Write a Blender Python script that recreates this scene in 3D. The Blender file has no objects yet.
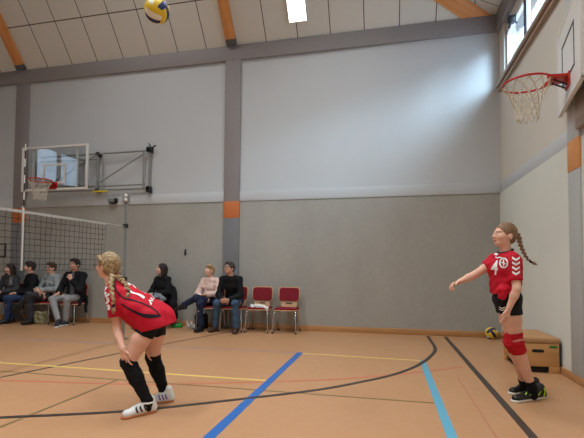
import bpy, bmesh, math, random
import numpy as np
from mathutils import Vector, Matrix
from mathutils.bvhtree import BVHTree
random.seed(4); rng = np.random.default_rng(4)
SC = bpy.context.scene
COL = SC.collection
PI = math.pi

# ------------------------------------------------------------------ camera
CP = np.array([-1.974, -8.2, 1.176]); YAW, PIT, ROL = -0.22349, 0.03933, 0.00701
FPX, PPX, PPY = 421.55, 292.0, 253.97
_f = np.array([math.sin(YAW)*math.cos(PIT), math.cos(YAW)*math.cos(PIT), math.sin(PIT)])
_r = np.array([math.cos(YAW), -math.sin(YAW), 0.0]); _u = np.cross(_r, _f)
_r, _u = math.cos(ROL)*_r + math.sin(ROL)*_u, -math.sin(ROL)*_r + math.cos(ROL)*_u
def _ray(px, py): return _f + (px-PPX)/FPX*_r - (py-PPY)/FPX*_u
def aty(px, py, Y):
    v = _ray(px, py); return CP + (Y-CP[1])/v[1]*v
def atx(px, py, X):
    v = _ray(px, py); return CP + (X-CP[0])/v[0]*v
def fl(px, py, z=0.0):
    v = _ray(px, py); return CP + (z-CP[2])/v[2]*v
def atd(px, py, d): return CP + d*_ray(px, py)
cam = bpy.data.cameras.new('camera'); camo = bpy.data.objects.new('camera', cam); COL.objects.link(camo)
cam.sensor_width = 36; cam.lens = FPX/584*36; cam.shift_y = (PPY-219)/584; cam.clip_start = .05
M = Matrix.Identity(4)
for i in range(3): M[i][0] = _r[i]; M[i][1] = _u[i]; M[i][2] = -_f[i]; M[i][3] = CP[i]
camo.matrix_world = M
SC.camera = camo

# ------------------------------------------------------------------ materials
def lin(c):
    c = [x/255 for x in c[:3]]
    return tuple((x/12.92 if x <= .04045 else ((x+.055)/1.055)**2.4) for x in c) + (1,)
MATS = {}
def mat(name, rgb, rough=.6, metal=0., spec=.4, var=.0, scale=8., bump=0., bscale=60., detail=4.):
    """principled material; var mottles the colour with object-space noise, bump gives it a fine grain"""
    if name in MATS: return MATS[name]
    m = bpy.data.materials.new(name); m.use_nodes = True; nt = m.node_tree; b = nt.nodes['Principled BSDF']
    c = lin(rgb)
    b.inputs['Base Color'].default_value = c; b.inputs['Roughness'].default_value = rough
    b.inputs['Metallic'].default_value = metal; b.inputs['Specular IOR Level'].default_value = spec
    tc = nt.nodes.new('ShaderNodeTexCoord')
    if var:
        n = nt.nodes.new('ShaderNodeTexNoise'); n.inputs['Scale'].default_value = scale; n.inputs['Detail'].default_value = detail
        r = nt.nodes.new('ShaderNodeValToRGB'); r.color_ramp.elements[0].position = .3; r.color_ramp.elements[1].position = .7
        r.color_ramp.elements[0].color = tuple(max(0, x*(1-var)) for x in c[:3]) + (1,)
        r.color_ramp.elements[1].color = tuple(min(1, x*(1+var)) for x in c[:3]) + (1,)
        nt.links.new(tc.outputs['Object'], n.inputs['Vector']); nt.links.new(n.outputs['Fac'], r.inputs['Fac'])
        nt.links.new(r.outputs['Color'], b.inputs['Base Color'])
    if bump:
        n = nt.nodes.new('ShaderNodeTexNoise'); n.inputs['Scale'].default_value = bscale; n.inputs['Detail'].default_value = 3
        bp = nt.nodes.new('ShaderNodeBump'); bp.inputs['Strength'].default_value = bump; bp.inputs['Distance'].default_value = .01
        nt.links.new(tc.outputs['Object'], n.inputs['Vector']); nt.links.new(n.outputs['Fac'], bp.inputs['Height'])
        nt.links.new(bp.outputs['Normal'], b.inputs['Normal'])
    MATS[name] = m; return m
def emis(name, rgb, st):
    m = bpy.data.materials.new(name); m.use_nodes = True; b = m.node_tree.nodes['Principled BSDF']
    b.inputs['Base Color'].default_value = lin(rgb); b.inputs['Emission Color'].default_value = lin(rgb); b.inputs['Emission Strength'].default_value = st
    MATS[name] = m; return m
def glass(name, tint=(1, 1, 1), ior=1.45, coat=0.0):
    m = bpy.data.materials.new(name); m.use_nodes = True; nt = m.node_tree
    for n in list(nt.nodes):
        if n.type != 'OUTPUT_MATERIAL': nt.nodes.remove(n)
    out = [n for n in nt.nodes][0]
    t = nt.nodes.new('ShaderNodeBsdfTransparent'); t.inputs['Color'].default_value = tint + (1,)
    g = nt.nodes.new('ShaderNodeBsdfGlossy'); g.inputs['Roughness'].default_value = .02
    fr = nt.nodes.new('ShaderNodeFresnel'); fr.inputs['IOR'].default_value = ior
    mx = nt.nodes.new('ShaderNodeMixShader')
    ge = nt.nodes.new('ShaderNodeNewGeometry'); io = nt.nodes.new('ShaderNodeMapRange'); io.inputs['To Min'].default_value = ior; io.inputs['To Max'].default_value = 1/ior
    nt.links.new(ge.outputs['Backfacing'], io.inputs['Value']); nt.links.new(io.outputs[0], fr.inputs['IOR'])
    nt.links.new(fr.outputs['Fac'], mx.inputs['Fac']); nt.links.new(t.outputs[0], mx.inputs[1]); nt.links.new(g.outputs[0], mx.inputs[2])
    nt.links.new(mx.outputs[0], out.inputs['Surface']); MATS[name] = m; return m

def node_mat(name, build, rough=.5, spec=.4):
    m = bpy.data.materials.new(name); m.use_nodes = True; nt = m.node_tree; b = nt.nodes['Principled BSDF']
    b.inputs['Roughness'].default_value = rough; b.inputs['Specular IOR Level'].default_value = spec
    build(nt, b); MATS[name] = m; return m
def _n(nt, t, **kw):
    n = nt.nodes.new(t)
    for k, v in kw.items():
        if k in n.inputs: n.inputs[k].default_value = v
        else: setattr(n, k, v)
    return n
def concrete(name, rgb, v1=.09, v2=.05):
    def bld(nt, b):
        tc = _n(nt, 'ShaderNodeTexCoord'); L = nt.links.new
        n1 = _n(nt, 'ShaderNodeTexNoise', Scale=1.3, Detail=6., Roughness=.65); n2 = _n(nt, 'ShaderNodeTexNoise', Scale=24., Detail=4.)
        mp = _n(nt, 'ShaderNodeMapping'); mp.inputs['Scale'].default_value = (1, 1, .55)
        L(tc.outputs['Object'], mp.inputs[0]); L(mp.outputs[0], n1.inputs['Vector']); L(tc.outputs['Object'], n2.inputs['Vector'])
        a = _n(nt, 'ShaderNodeMath', operation='MULTIPLY_ADD'); a.inputs[1].default_value = v1*4; a.inputs[2].default_value = 1-v1*2
        L(n1.outputs['Fac'], a.inputs[0])
        c = _n(nt, 'ShaderNodeMath', operation='MULTIPLY_ADD'); c.inputs[1].default_value = v2*4; c.inputs[2].default_value = 1-v2*2
        L(n2.outputs['Fac'], c.inputs[0])
        mm = _n(nt, 'ShaderNodeMath', operation='MULTIPLY'); L(a.outputs[0], mm.inputs[0]); L(c.outputs[0], mm.inputs[1])
        vm = _n(nt, 'ShaderNodeVectorMath', operation='SCALE'); vm.inputs[0].default_value = lin(rgb)[:3]
        L(mm.outputs[0], vm.inputs['Scale']); L(vm.outputs[0], b.inputs['Base Color'])
        bp = _n(nt, 'ShaderNodeBump', Strength=.12, Distance=.01); L(n2.outputs['Fac'], bp.inputs['Height']); L(bp.outputs[0], b.inputs['Normal'])
    return node_mat(name, bld, .8, .25)
def wood(name, c1, c2, axis=0, scale=1., rough=.45, seams=0.):
    """streaky grain along one object axis"""
    def bld(nt, b):
        tc = _n(nt, 'ShaderNodeTexCoord'); L = nt.links.new
        mp = _n(nt, 'ShaderNodeMapping'); s = [26*scale]*3; s[axis] = 1.6*scale; mp.inputs['Scale'].default_value = s
        n1 = _n(nt, 'ShaderNodeTexNoise', Scale=1., Detail=5., Distortion=.4)
        r = _n(nt, 'ShaderNodeValToRGB'); r.color_ramp.elements[0].color = lin(c1); r.color_ramp.elements[1].color = lin(c2)
        r.color_ramp.elements[0].position = .3; r.color_ramp.elements[1].position = .7
        L(tc.outputs['Object'], mp.inputs[0]); L(mp.outputs[0], n1.inputs['Vector']); L(n1.outputs['Fac'], r.inputs['Fac']); L(r.outputs['Color'], b.inputs['Base Color'])
    return node_mat(name, bld, rough, .4)
def floor_mat():
    def bld(nt, b):
        tc = _n(nt, 'ShaderNodeTexCoord'); L = nt.links.new
        n1 = _n(nt, 'ShaderNodeTexNoise', Scale=.9, Detail=4.); n2 = _n(nt, 'ShaderNodeTexNoise', Scale=22., Detail=6., Roughness=.75); n3 = _n(nt, 'ShaderNodeTexNoise', Scale=9., Detail=3.)
        for n in (n1, n2, n3): L(tc.outputs['Object'], n.inputs['Vector'])
        r = _n(nt, 'ShaderNodeValToRGB'); r.color_ramp.elements[0].color = lin((181, 136, 98)); r.color_ramp.elements[1].color = lin((190, 145, 107))
        r.color_ramp.elements[0].position = .30; r.color_ramp.elements[1].position = .70
        ad = _n(nt, 'ShaderNodeMath', operation='ADD'); L(n1.outputs['Fac'], ad.inputs[0]); L(n2.outputs['Fac'], ad.inputs[1])
        hf = _n(nt, 'ShaderNodeMath', operation='MULTIPLY'); hf.inputs[1].default_value = .5; L(ad.outputs[0], hf.inputs[0])
        L(hf.outputs[0], r.inputs['Fac']); L(r.outputs['Color'], b.inputs['Base Color'])
        ro = _n(nt, 'ShaderNodeMapRange'); ro.inputs['To Min'].default_value = .34; ro.inputs['To Max'].default_value = .46
        L(n3.outputs['Fac'], ro.inputs['Value']); L(ro.outputs[0], b.inputs['Roughness'])
        bp = _n(nt, 'ShaderNodeBump', Strength=.05, Distance=.004); L(n3.outputs['Fac'], bp.inputs['Height']); L(bp.outputs[0], b.inputs['Normal'])
    return node_mat('linoleum', bld, .4, .35)
def ceil_mat():
    """painted boards: dark joints every 0.72 m across and every 2.3 m up the slope, in the plane's own object axes (x across, y up)"""
    def bld(nt, b):
        tc = _n(nt, 'ShaderNodeTexCoord'); L = nt.links.new; sp = _n(nt, 'ShaderNodeSeparateXYZ'); L(tc.outputs['Object'], sp.inputs[0])
        def joint(out, per, off, w):
            a = _n(nt, 'ShaderNodeMath', operation='MULTIPLY_ADD'); a.inputs[1].default_value = 1/per; a.inputs[2].default_value = off; L(out, a.inputs[0])
            f = _n(nt, 'ShaderNodeMath', operation='FRACT'); L(a.outputs[0], f.inputs[0])
            l = _n(nt, 'ShaderNodeMath', operation='LESS_THAN'); l.inputs[1].default_value = w/per; L(f.outputs[0], l.inputs[0]); return l.outputs[0]
        j1 = joint(sp.outputs['X'], CEIL_W, CEIL_OFF, .018); j2 = joint(sp.outputs['Y'], CEIL_H, CEIL_HOFF, .02)
        mx = _n(nt, 'ShaderNodeMath', operation='MAXIMUM'); L(j1, mx.inputs[0]); L(j2, mx.inputs[1])
        mix = _n(nt, 'ShaderNodeMix', data_type='RGBA'); mix.inputs['A'].default_value = lin((226, 227, 219)); mix.inputs['B'].default_value = lin((92, 84, 80))
        L(mx.outputs[0], mix.inputs['Factor']); L(mix.outputs['Result'], b.inputs['Base Color'])
    return node_mat('ceiling_board', bld, .7, .2)

# ------------------------------------------------------------------ object helpers
def link(name, me, m=None, parent=None, loc=None):
    o = bpy.data.objects.new(name, me); COL.objects.link(o)
    if m is not None:
        for x in (m if isinstance(m, (list, tuple)) else [m]): me.materials.append(x)
    if parent is not None: o.parent = parent
    if loc is not None: o.location = loc
    return o
def obj(name, bm, m, parent=None, smooth=True, angle=40, loc=None):
    me = bpy.data.meshes.new(name); bmesh.ops.recalc_face_normals(bm, faces=bm.faces)
    bm.to_mesh(me); bm.free()
    o = link(name, me, m, parent, loc)
    if smooth:
        me.polygons.foreach_set('use_smooth', [True]*len(me.polygons)); me.set_sharp_from_angle(angle=math.radians(angle))
    return o
def isl(name, bm, m, parent, **kw):
    """one object per loose piece of the mesh"""
    bm.verts.index_update(); bm.verts.ensure_lookup_table(); seen = set(); out = []
    for v in bm.verts:
        if v.index in seen: continue
        st = [v]; comp = []; seen.add(v.index)
        while st:
            a = st.pop(); comp.append(a)
            for e in a.link_edges:
                b = e.other_vert(a)
                if b.index not in seen: seen.add(b.index); st.append(b)
        nb = bmesh.new(); mp = {a: nb.verts.new(a.co) for a in comp}
        for f in {f for a in comp for f in a.link_faces}: nb.faces.new([mp[a] for a in f.verts])
        out.append(obj(name, nb, m, parent, **kw))
    bm.free(); return out
def tag(o, label, cat, group=None, kind=None):
    if label: o['label'] = label
    if cat: o['category'] = cat
    if group: o['group'] = group
    if kind: o['kind'] = kind
    return o
def thing(name, label, cat, loc=(0, 0, 0), rz=0, group=None):
    o = bpy.data.objects.new(name, None); COL.objects.link(o); o.location = loc; o.rotation_euler = (0, 0, rz); o.empty_display_size = .1
    return tag(o, label, cat, group)
def struct(name, bm, m, parent=None, **kw):
    o = obj(name, bm, m, parent, **kw); o['kind'] = 'structure'; return o
def dup(root, loc, rz, label, group=None):
    r = root.copy(); COL.objects.link(r); r.location = loc; r.rotation_euler = (0, 0, rz); r['label'] = label
    if group: r['group'] = group
    for ch in list(root.children):
        c = ch.copy(); COL.objects.link(c); c.parent = r
        for g in list(ch.children):
            d = g.copy(); COL.objects.link(d); d.parent = c
    return r
def box(bm, lo, hi, bev=0., seg=2):
    lo = Vector(lo); hi = Vector(hi)
    r = bmesh.ops.create_cube(bm, size=1)['verts']; c = (lo+hi)/2; s = hi-lo
    for v in r: v.co = Vector((v.co.x*s.x, v.co.y*s.y, v.co.z*s.z)) + c
    if bev:
        es = list({e for v in r for e in v.link_edges})
        bmesh.ops.bevel(bm, geom=es, offset=bev, segments=seg, profile=.5, affect='EDGES')
    return bm
def bx(lo, hi, bev=0., seg=2): return box(bmesh.new(), lo, hi, bev, seg)
def tube(bm, pts, r, n=8, closed=False, caps=True):
    pts = [Vector(p) for p in pts]; N = len(pts); rs = r if isinstance(r, (list, tuple)) else [r]*N
    rings = []; prev = None
    for i, p in enumerate(pts):
        if closed: d = pts[(i+1) % N]-pts[i-1]
        else: d = pts[min(i+1, N-1)]-pts[max(i-1, 0)]
        d.normalize()
        if prev is None:
            a = Vector((0, 0, 1)) if abs(d.z) < .9 else Vector((1, 0, 0)); u = d.cross(a).normalized()
        else: u = (prev - d*prev.dot(d)).normalized()
        prev = u; w = d.cross(u)
        rings.append([bm.verts.new(p + rs[i]*(math.cos(2*PI*k/n)*u + math.sin(2*PI*k/n)*w)) for k in range(n)])
    for i in range(N if closed else N-1):
        a, b = rings[i], rings[(i+1) % N]
        for k in range(n): bm.faces.new((a[k], a[(k+1) % n], b[(k+1) % n], b[k]))
    if caps and not closed:
        bm.faces.new(rings[0][::-1]); bm.faces.new(rings[-1])
    return bm
def tb(pts, r, n=8, closed=False): return tube(bmesh.new(), pts, r, n, closed)
def prism(bm, poly, z0, z1, xf=lambda x, y, z: (x, y, z)):
    a = [bm.verts.new(xf(x, y, z0)) for x, y in poly]; b = [bm.verts.new(xf(x, y, z1)) for x, y in poly]; n = len(poly)
    bm.faces.new(a[::-1]); bm.faces.new(b)
    for i in range(n): bm.faces.new((a[i], a[(i+1) % n], b[(i+1) % n], b[i]))
    return bm
def rrect(w, h, r, n=6):
    o = []
    for cx, cy, a0 in ((w/2-r, h/2-r, 0), (-w/2+r, h/2-r, 90), (-w/2+r, -h/2+r, 180), (w/2-r, -h/2+r, 270)):
        for k in range(n+1):
            a = math.radians(a0+90*k/n); o.append((cx+r*math.cos(a), cy+r*math.sin(a)))
    return o

# ------------------------------------------------------------------ signed-distance modelling (people, cloth, bags)
def nrm(v): v = np.asarray(v, float); return v/np.linalg.norm(v)
V = lambda *a: np.array(a, float)
class SDF:
    def __init__(s, h): s.h = h; s.p = []; s.cuts = []
    def cone(s, a, b, ra, rb, k=.02, lat=None, ratio=1., ca=None, cb=None, op='u'):
        a = np.asarray(a, float); b = np.asarray(b, float); R = max(ra, rb)*max(ratio, 1)
        s.p.append((op, np.minimum(a, b)-R, np.maximum(a, b)+R, ('c', a, b, ra, rb, lat, ratio, ca, cb), k)); return s
    def chain(s, pts, rs, k=.02, **kw):
        for i in range(len(pts)-1): s.cone(pts[i], pts[i+1], rs[i], rs[i+1], k, **kw)
        return s
    def ell(s, c, r, ax=None, k=.02, op='u'):
        c = np.asarray(c, float); R = max(r); s.p.append((op, c-R, c+R, ('e', c, np.asarray(r, float), np.eye(3) if ax is None else np.asarray(ax)), k)); return s
    def box(s, c, r, ax=None, rad=.02, k=.01, op='u'):
        c = np.asarray(c, float); R = np.linalg.norm(r)+rad; s.p.append((op, c-R, c+R, ('b', c, np.asarray(r, float), np.eye(3) if ax is None else np.asarray(ax), rad), k)); return s
    def cut(s, p, n): s.cuts.append((np.asarray(p, float), nrm(n))); return s
    def _ev(s, d, P):
        if d[0] == 'c':
            _, a, b, ra, rb, lat, ratio, ca, cb = d; ab = b-a; L2 = ab@ab + 1e-12; q = P-a; t = np.clip((q@ab)/L2, 0, 1)
            w = q - t[..., None]*ab; d2 = (w*w).sum(-1)
            if lat is not None and ratio != 1:
                ll = (w@lat)**2; d2 = np.maximum(d2-ll, 0) + ll/ratio**2
            D = np.sqrt(d2) - (ra+(rb-ra)*t); n = ab/math.sqrt(L2)
            if ca: D = np.maximum(D, (a-P)@n)
            if cb: D = np.maximum(D, (P-b)@n)
            return D
        if d[0] == 'e':
            _, c, r, ax = d; q = (P-c)@ax.T; k0 = np.sqrt(((q/r)**2).sum(-1)); k1 = np.sqrt(((q/r**2)**2).sum(-1))+1e-9
            return k0*(k0-1)/k1
        _, c, r, ax, rad = d; q = np.abs((P-c)@ax.T)-r
        return np.sqrt((np.maximum(q, 0)**2).sum(-1)) + np.minimum(q.max(-1), 0) - rad
    def mesh(s, name, noise=None):
        h = s.h; us = [p for p in s.p if p[0] == 'u']
        lo = np.min([p[1] for p in us], 0)-3*h; hi = np.max([p[2] for p in us], 0)+3*h
        n = np.ceil((hi-lo)/h).astype(int)+1; D = np.full(n, .5, np.float32)
        X = [lo[i]+h*np.arange(n[i]) for i in range(3)]
        for op, a, b, d, k in s.p:
            m = .05+k; i0 = np.clip(((a-m-lo)/h).astype(int), 0, n-1); i1 = np.clip(((b+m-lo)/h).astype(int)+2, 1, n)
            if np.any(i1 <= i0): continue
            sl = tuple(slice(i0[i], i1[i]) for i in range(3))
            P = np.stack(np.meshgrid(X[0][sl[0]], X[1][sl[1]], X[2][sl[2]], indexing='ij'), -1)
            e = s._ev(d, P).astype(np.float32); c = D[sl]
            if op == 'u':
                if k > 0: hh = np.maximum(k-np.abs(c-e), 0)/k; D[sl] = np.minimum(c, e)-hh*hh*k*.25
                else: D[sl] = np.minimum(c, e)
            else:
                e = -e
                if k > 0: hh = np.maximum(k-np.abs(c-e), 0)/k; D[sl] = np.maximum(c, e)+hh*hh*k*.25
                else: D[sl] = np.maximum(c, e)
        if noise is not None or s.cuts:
            P = np.stack(np.meshgrid(*X, indexing='ij'), -1)
            if noise is not None: D += noise(P).astype(np.float32)
            for p, nn in s.cuts: D = np.maximum(D, ((P-p)@nn).astype(np.float32))
        D[0], D[-1], D[:, 0], D[:, -1], D[:, :, 0], D[:, :, -1] = .5, .5, .5, .5, .5, .5
        S = D < 0
        cn = [(i, j, k) for i in (0, 1) for j in (0, 1) for k in (0, 1)]
        cnt = sum(S[i:n[0]-1+i, j:n[1]-1+j, k:n[2]-1+k].astype(np.int8) for i, j, k in cn)
        act = np.argwhere((cnt > 0) & (cnt < 8)); idx = np.full(n-1, -1, np.int64); idx[tuple(act.T)] = np.arange(len(act))
        acc = np.zeros((len(act), 3)); num = np.zeros(len(act))
        for a in cn:
            for ax in range(3):
                if a[ax]: continue
                b = list(a); b[ax] = 1
                da = D[tuple((act+a).T)]; db = D[tuple((act+b).T)]; mk = (da < 0) != (db < 0)
                t = np.where(mk, da/np.where(mk, da-db, 1), 0); pt = np.array(a, float)+np.outer(t, np.array(b)-np.array(a))
                acc[mk] += pt[mk]; num[mk] += 1
        co = (act+acc/num[:, None])*h+lo
        F = []
        for ax in range(3):
            o1, o2 = (ax+1) % 3, (ax+2) % 3
            sl0 = [slice(None)]*3; sl1 = [slice(None)]*3; sl0[ax] = slice(0, -1); sl1[ax] = slice(1, None)
            A, B = S[tuple(sl0)], S[tuple(sl1)]
            e = np.argwhere(A != B); e = e[(e[:, o1] > 0) & (e[:, o2] > 0) & (e[:, o1] < n[o1]-1) & (e[:, o2] < n[o2]-1)]
            q = []
            for d1, d2 in ((1, 1), (0, 1), (0, 0), (1, 0)):
                c = e.copy(); c[:, o1] -= d1; c[:, o2] -= d2; q.append(idx[tuple(c.T)])
            q = np.stack(q, 1); fl_ = ~A[tuple(e.T)]; q[fl_] = q[fl_][:, ::-1]; F.append(q)
        F = np.concatenate(F); me = bpy.data.meshes.new(name)
        me.from_pydata(co.tolist(), [], F.tolist()); me.polygons.foreach_set('use_smooth', [True]*len(F))
        return me
    def build(s, name, m, parent, colour=None, noise=None, root=None):
        """link the surface as one mesh object under parent; root is the thing's Empty whose place the mesh is expressed in"""
        me = s.mesh(name, noise); o = link(name, me, m, parent)
        if colour is not None:
            n = len(me.polygons); C = np.zeros(n*3); me.polygons.foreach_get('center', C); me.polygons.foreach_set('material_index', colour(C.reshape(-1, 3)).astype(int).tolist())
        if root is not None: me.transform(root.matrix_basis.inverted())
        return o
def wrinkle(amp, fr, seed=0):
    r = np.random.default_rng(seed); D = r.normal(size=(5, 3)); ph = r.uniform(0, 6, 5)
    def f(P):
        o = 0
        for i in range(5): o = o+np.sin(fr*(1+.35*i)*(P@(D[i]/np.linalg.norm(D[i])))+ph[i])
        return amp*o/2.2
    return f

# decals: flat artwork laid on a surface by projecting along a direction
def decal(name, target, polys, org, ux, uy, m, parent, root, off=.003, cuts=3):
    org, ux, uy = np.asarray(org, float), nrm(ux), nrm(uy); dr = nrm(np.cross(uy, ux))   # points into the surface
    tm = target.data; inv = np.array(root.matrix_basis.inverted()); 
    bvh = BVHTree.FromPolygons([v.co for v in tm.vertices], [list(p.vertices) for p in tm.polygons])
    bm = bmesh.new()
    for p in polys:
        try: bm.faces.new([bm.verts.new((x, y, 0)) for x, y in p])
        except ValueError: pass
    bmesh.ops.triangulate(bm, faces=bm.faces)
    for _ in range(cuts):
        es = [e for e in bm.edges if e.calc_length() > .014]
        if es: bmesh.ops.subdivide_edges(bm, edges=es, cuts=1)
        bmesh.ops.triangulate(bm, faces=bm.faces)
    bad = []
    for v in bm.verts:
        w = org+ux*v.co.x+uy*v.co.y
        a = Vector((inv[:3, :3]@w+inv[:3, 3]).tolist()); d = Vector((inv[:3, :3]@dr).tolist())
        hit, nn, _, dist = bvh.ray_cast(a-d*.25, d, .5)
        if hit is None: bad.append(v)
        else: v.co = hit + (nn if nn.dot(d) < 0 else -nn)*off
    bmesh.ops.delete(bm, geom=bad, context='VERTS')
    me = bpy.data.meshes.new(name); bm.to_mesh(me); bm.free(); return link(name, me, m, parent)
def text_polys(t, h):
    c = bpy.data.curves.new('t', 'FONT'); c.body = t; c.size = 1; c.align_x = 'CENTER'; c.align_y = 'CENTER'; c.offset = .008; c.resolution_u = 3
    o = bpy.data.objects.new('t', c); COL.objects.link(o); dg = bpy.context.evaluated_depsgraph_get(); dg.update()
    me = bpy.data.meshes.new_from_object(o.evaluated_get(dg)); xs = [v.co.y for v in me.vertices]; s = h/(max(xs)-min(xs))
    P = [[(me.vertices[i].co.x*s, me.vertices[i].co.y*s) for i in p.vertices] for p in me.polygons]
    bpy.data.objects.remove(o); bpy.data.curves.remove(c); bpy.data.meshes.remove(me); return P

# ================================================================== THE HALL
S = .82
Z_BT, Z_BB, Z_GT, Z_GB, Z_KB = 7.1676*S, 6.7836*S, 3.4167*S, 3.1666*S, .1289*S   # beam top / bottom, ledge top / bottom, skirting top
XP = [(-6.4507*S, -6.0332*S), (-12.8883*S, -12.4524*S)]                          # the two pilasters on the back wall
XL, YF, ZC = -15.0, -14.0, 8.88                                                   # left wall, front wall, flat ceiling
SILL = 5.5184*S; WY0, WY1 = -.32, -9.2; WZ = 5.40
m_paint = concrete('white_wall_paint', (194, 198, 200), .012, .008)
m_grey = concrete('grey_wall_paint', (146, 141, 140), .012, .01)
m_conc = concrete('bare_concrete', (164, 162, 154), .09, .035)
m_conc2 = concrete('dark_concrete', (122, 122, 124), .06, .03)
m_cright = concrete('lit_concrete', (216, 219, 210), .03, .012)  # same concrete as the back wall; light on the right wall put into its colour
m_orange = mat('orange_panel', (196, 112, 62), .6, var=.05)
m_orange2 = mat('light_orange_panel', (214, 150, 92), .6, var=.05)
m_skirt = wood('skirting_wood', (176, 128, 80), (196, 148, 98), 0)
m_beam = wood('glulam', (212, 140, 78), (232, 164, 100), 1, .5, .5)
m_floor = floor_mat()
CEIL_W, CEIL_OFF, CEIL_H, CEIL_HOFF = .70, .5, 2.2, .3
# ceiling joints: fit to the joints seen where the boards meet the wall beam
_j = [aty(px, py, 0)[0] for px, py in ((48.8, 68.5), (73.4, 65.8), (97.6, 63), (124.3, 60), (149.5, 57), (175.7, 54), (202.9, 50), (267.6, 43), (299.4, 39), (331, 34), (364, 28.6), (399, 25), (434.7, 20))]
_i = [0, 1, 2, 3, 4, 5, 6, 8, 9, 10, 11, 12, 13]
_A = np.polyfit(_i, _j, 1); CEIL_W = float(_A[0]); CEIL_OFF = float(-((_A[1])/CEIL_W))
SL = 1.25; _v = _ray(115, 13); _t = (Z_BT-SL*CP[1]-CP[2])/(_v[2]+SL*_v[1]); _P = CP+_t*_v
CEIL_H = 2.4; CEIL_HOFF = float(-(-_P[1]*math.hypot(1, SL))/CEIL_H)
m_ceil = ceil_mat()

floor = struct('floor', bx((XL-.2, YF-.2, -.12), (.4, .3, 0)), m_floor, smooth=False)

def wall_mesh(boxes): 
    bm = bmesh.new()
    for lo, hi in boxes: box(bm, lo, hi)
    return bm
struct('wall_back', bx((XL-.2, 0, Z_GB), (.4, .3, Z_BT+.2)), m_paint, smooth=False)
lower = struct('wall_back_lower', bx((XL-.2, -.012, 0), (0, .3, Z_GB)), m_conc, smooth=False)
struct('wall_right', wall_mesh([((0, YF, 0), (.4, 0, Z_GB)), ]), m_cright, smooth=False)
struct('wall_right_upper', wall_mesh([((.02, YF, Z_GB), (.22, 0, SILL)), ((.02, WY0, SILL), (.22, 0, Z_BB)), ((.02, YF, SILL), (.22, WY1, Z_BB)), ((.06, WY1, WZ), (.13, WY0, Z_BB))]), concrete('cream_wall_paint', (208, 203, 192), .012, .008), smooth=False)
struct('wall_left', wall_mesh([((XL-.3, YF, 0), (XL, 0, 4.6)), ((XL-.3, YF, 6.0), (XL, 0, ZC+.2)), ((XL-.3, -5.85, 4.6), (XL, 0, 6.0)), ((XL-.3, YF, 4.6), (XL, -8.25, 6.0))]), m_paint, smooth=False)
struct('wall_front', bx((XL-.2, YF-.3, 0), (.4, YF, ZC+.2)), m_paint, smooth=False)
# trims: beam round the top, ledge, pilasters, orange panels, window sill
struct('trim_1', bx((XL, -.05, Z_BB), (.0, .1, Z_BT), .006), m_grey)                              # beam, back wall
struct('trim_2', bx((-.035, YF, Z_BB), (.4, -.052, Z_BT+.1), .006), m_grey)                          # beam, right wall
struct('trim_3', bx((XP[0][1], -.028, Z_GB), (0, .05, Z_GT), .004), m_paint)
struct('trim_4', bx((XP[1][1], -.028, Z_GB), (XP[0][0], .05, Z_GT), .004), m_paint)
struct('trim_5', bx((XL, -.028, Z_GB), (XP[1][0], .05, Z_GT), .004), m_paint)
struct('trim_6', bx((.005, YF, Z_GB-.02), (.1, -.03, Z_GT-.02), .004), m_paint)
Z_OR = aty(230, 218.3, 0)[2]
for i, (a, b) in enumerate(XP):
    struct('trim_%d' % (7+i), bx((a, -.045, Z_GB), (b, .1, Z_BB+.01), .004), m_grey)
    struct('trim_%d' % (9+i), bx((a, -.045, 0), (b, .1, Z_OR), .004), m_conc2)
    struct('trim_%d' % (11+i), bx((a, -.05, Z_OR), (b, .1, Z_GB), .006), m_orange)
# the same pilaster on the right wall
ya, yb = atx(569.5, 160, 0)[1], atx(581.5, 160, 0)[1]
za, zb = atx(570, 173, 0)[2], atx(570, 143, 0)[2]
struct('trim_13', bx((-.02, yb, 0), (.1, ya, za), .004), concrete('light_concrete', (176, 178, 176), .04, .02))
struct('trim_21', bx((-.05, atx(596, 110, 0)[1], atx(581, 129, 0)[2]), (.05, atx(580, 110, 0)[1], atx(581, 92, 0)[2]), .006), wood('wall_panel_wood', (150, 132, 116), (166, 148, 130), 1))
struct('trim_14', bx((-.024, yb, za), (.1, ya, zb), .006), m_orange2)
struct('trim_15', bx((-.02, yb, zb), (.1, ya, Z_BB), .004), m_paint)
m_sill = wood('sill_wood', (150, 128, 108), (168, 146, 124), 1)
struct('trim_16', bx((-.06, YF, SILL-.03), (.12, -.06, SILL+.035), .006), m_sill)
struct('trim_17', bx((-.03, YF, SILL-.10), (.1, -.06, SILL-.05), .006), m_sill)
struct('baseboard_back', bx((XL, -.03, 0), (0, .05, Z_KB), .006), m_skirt)
struct('baseboard_right', bx((-.022, YF, 0), (.1, -.03, Z_KB*.82), .006), m_skirt)
struct('baseboard_left', bx((XL-.1, YF, 0), (XL+.022, -.03, Z_KB), .006), m_skirt)

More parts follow.
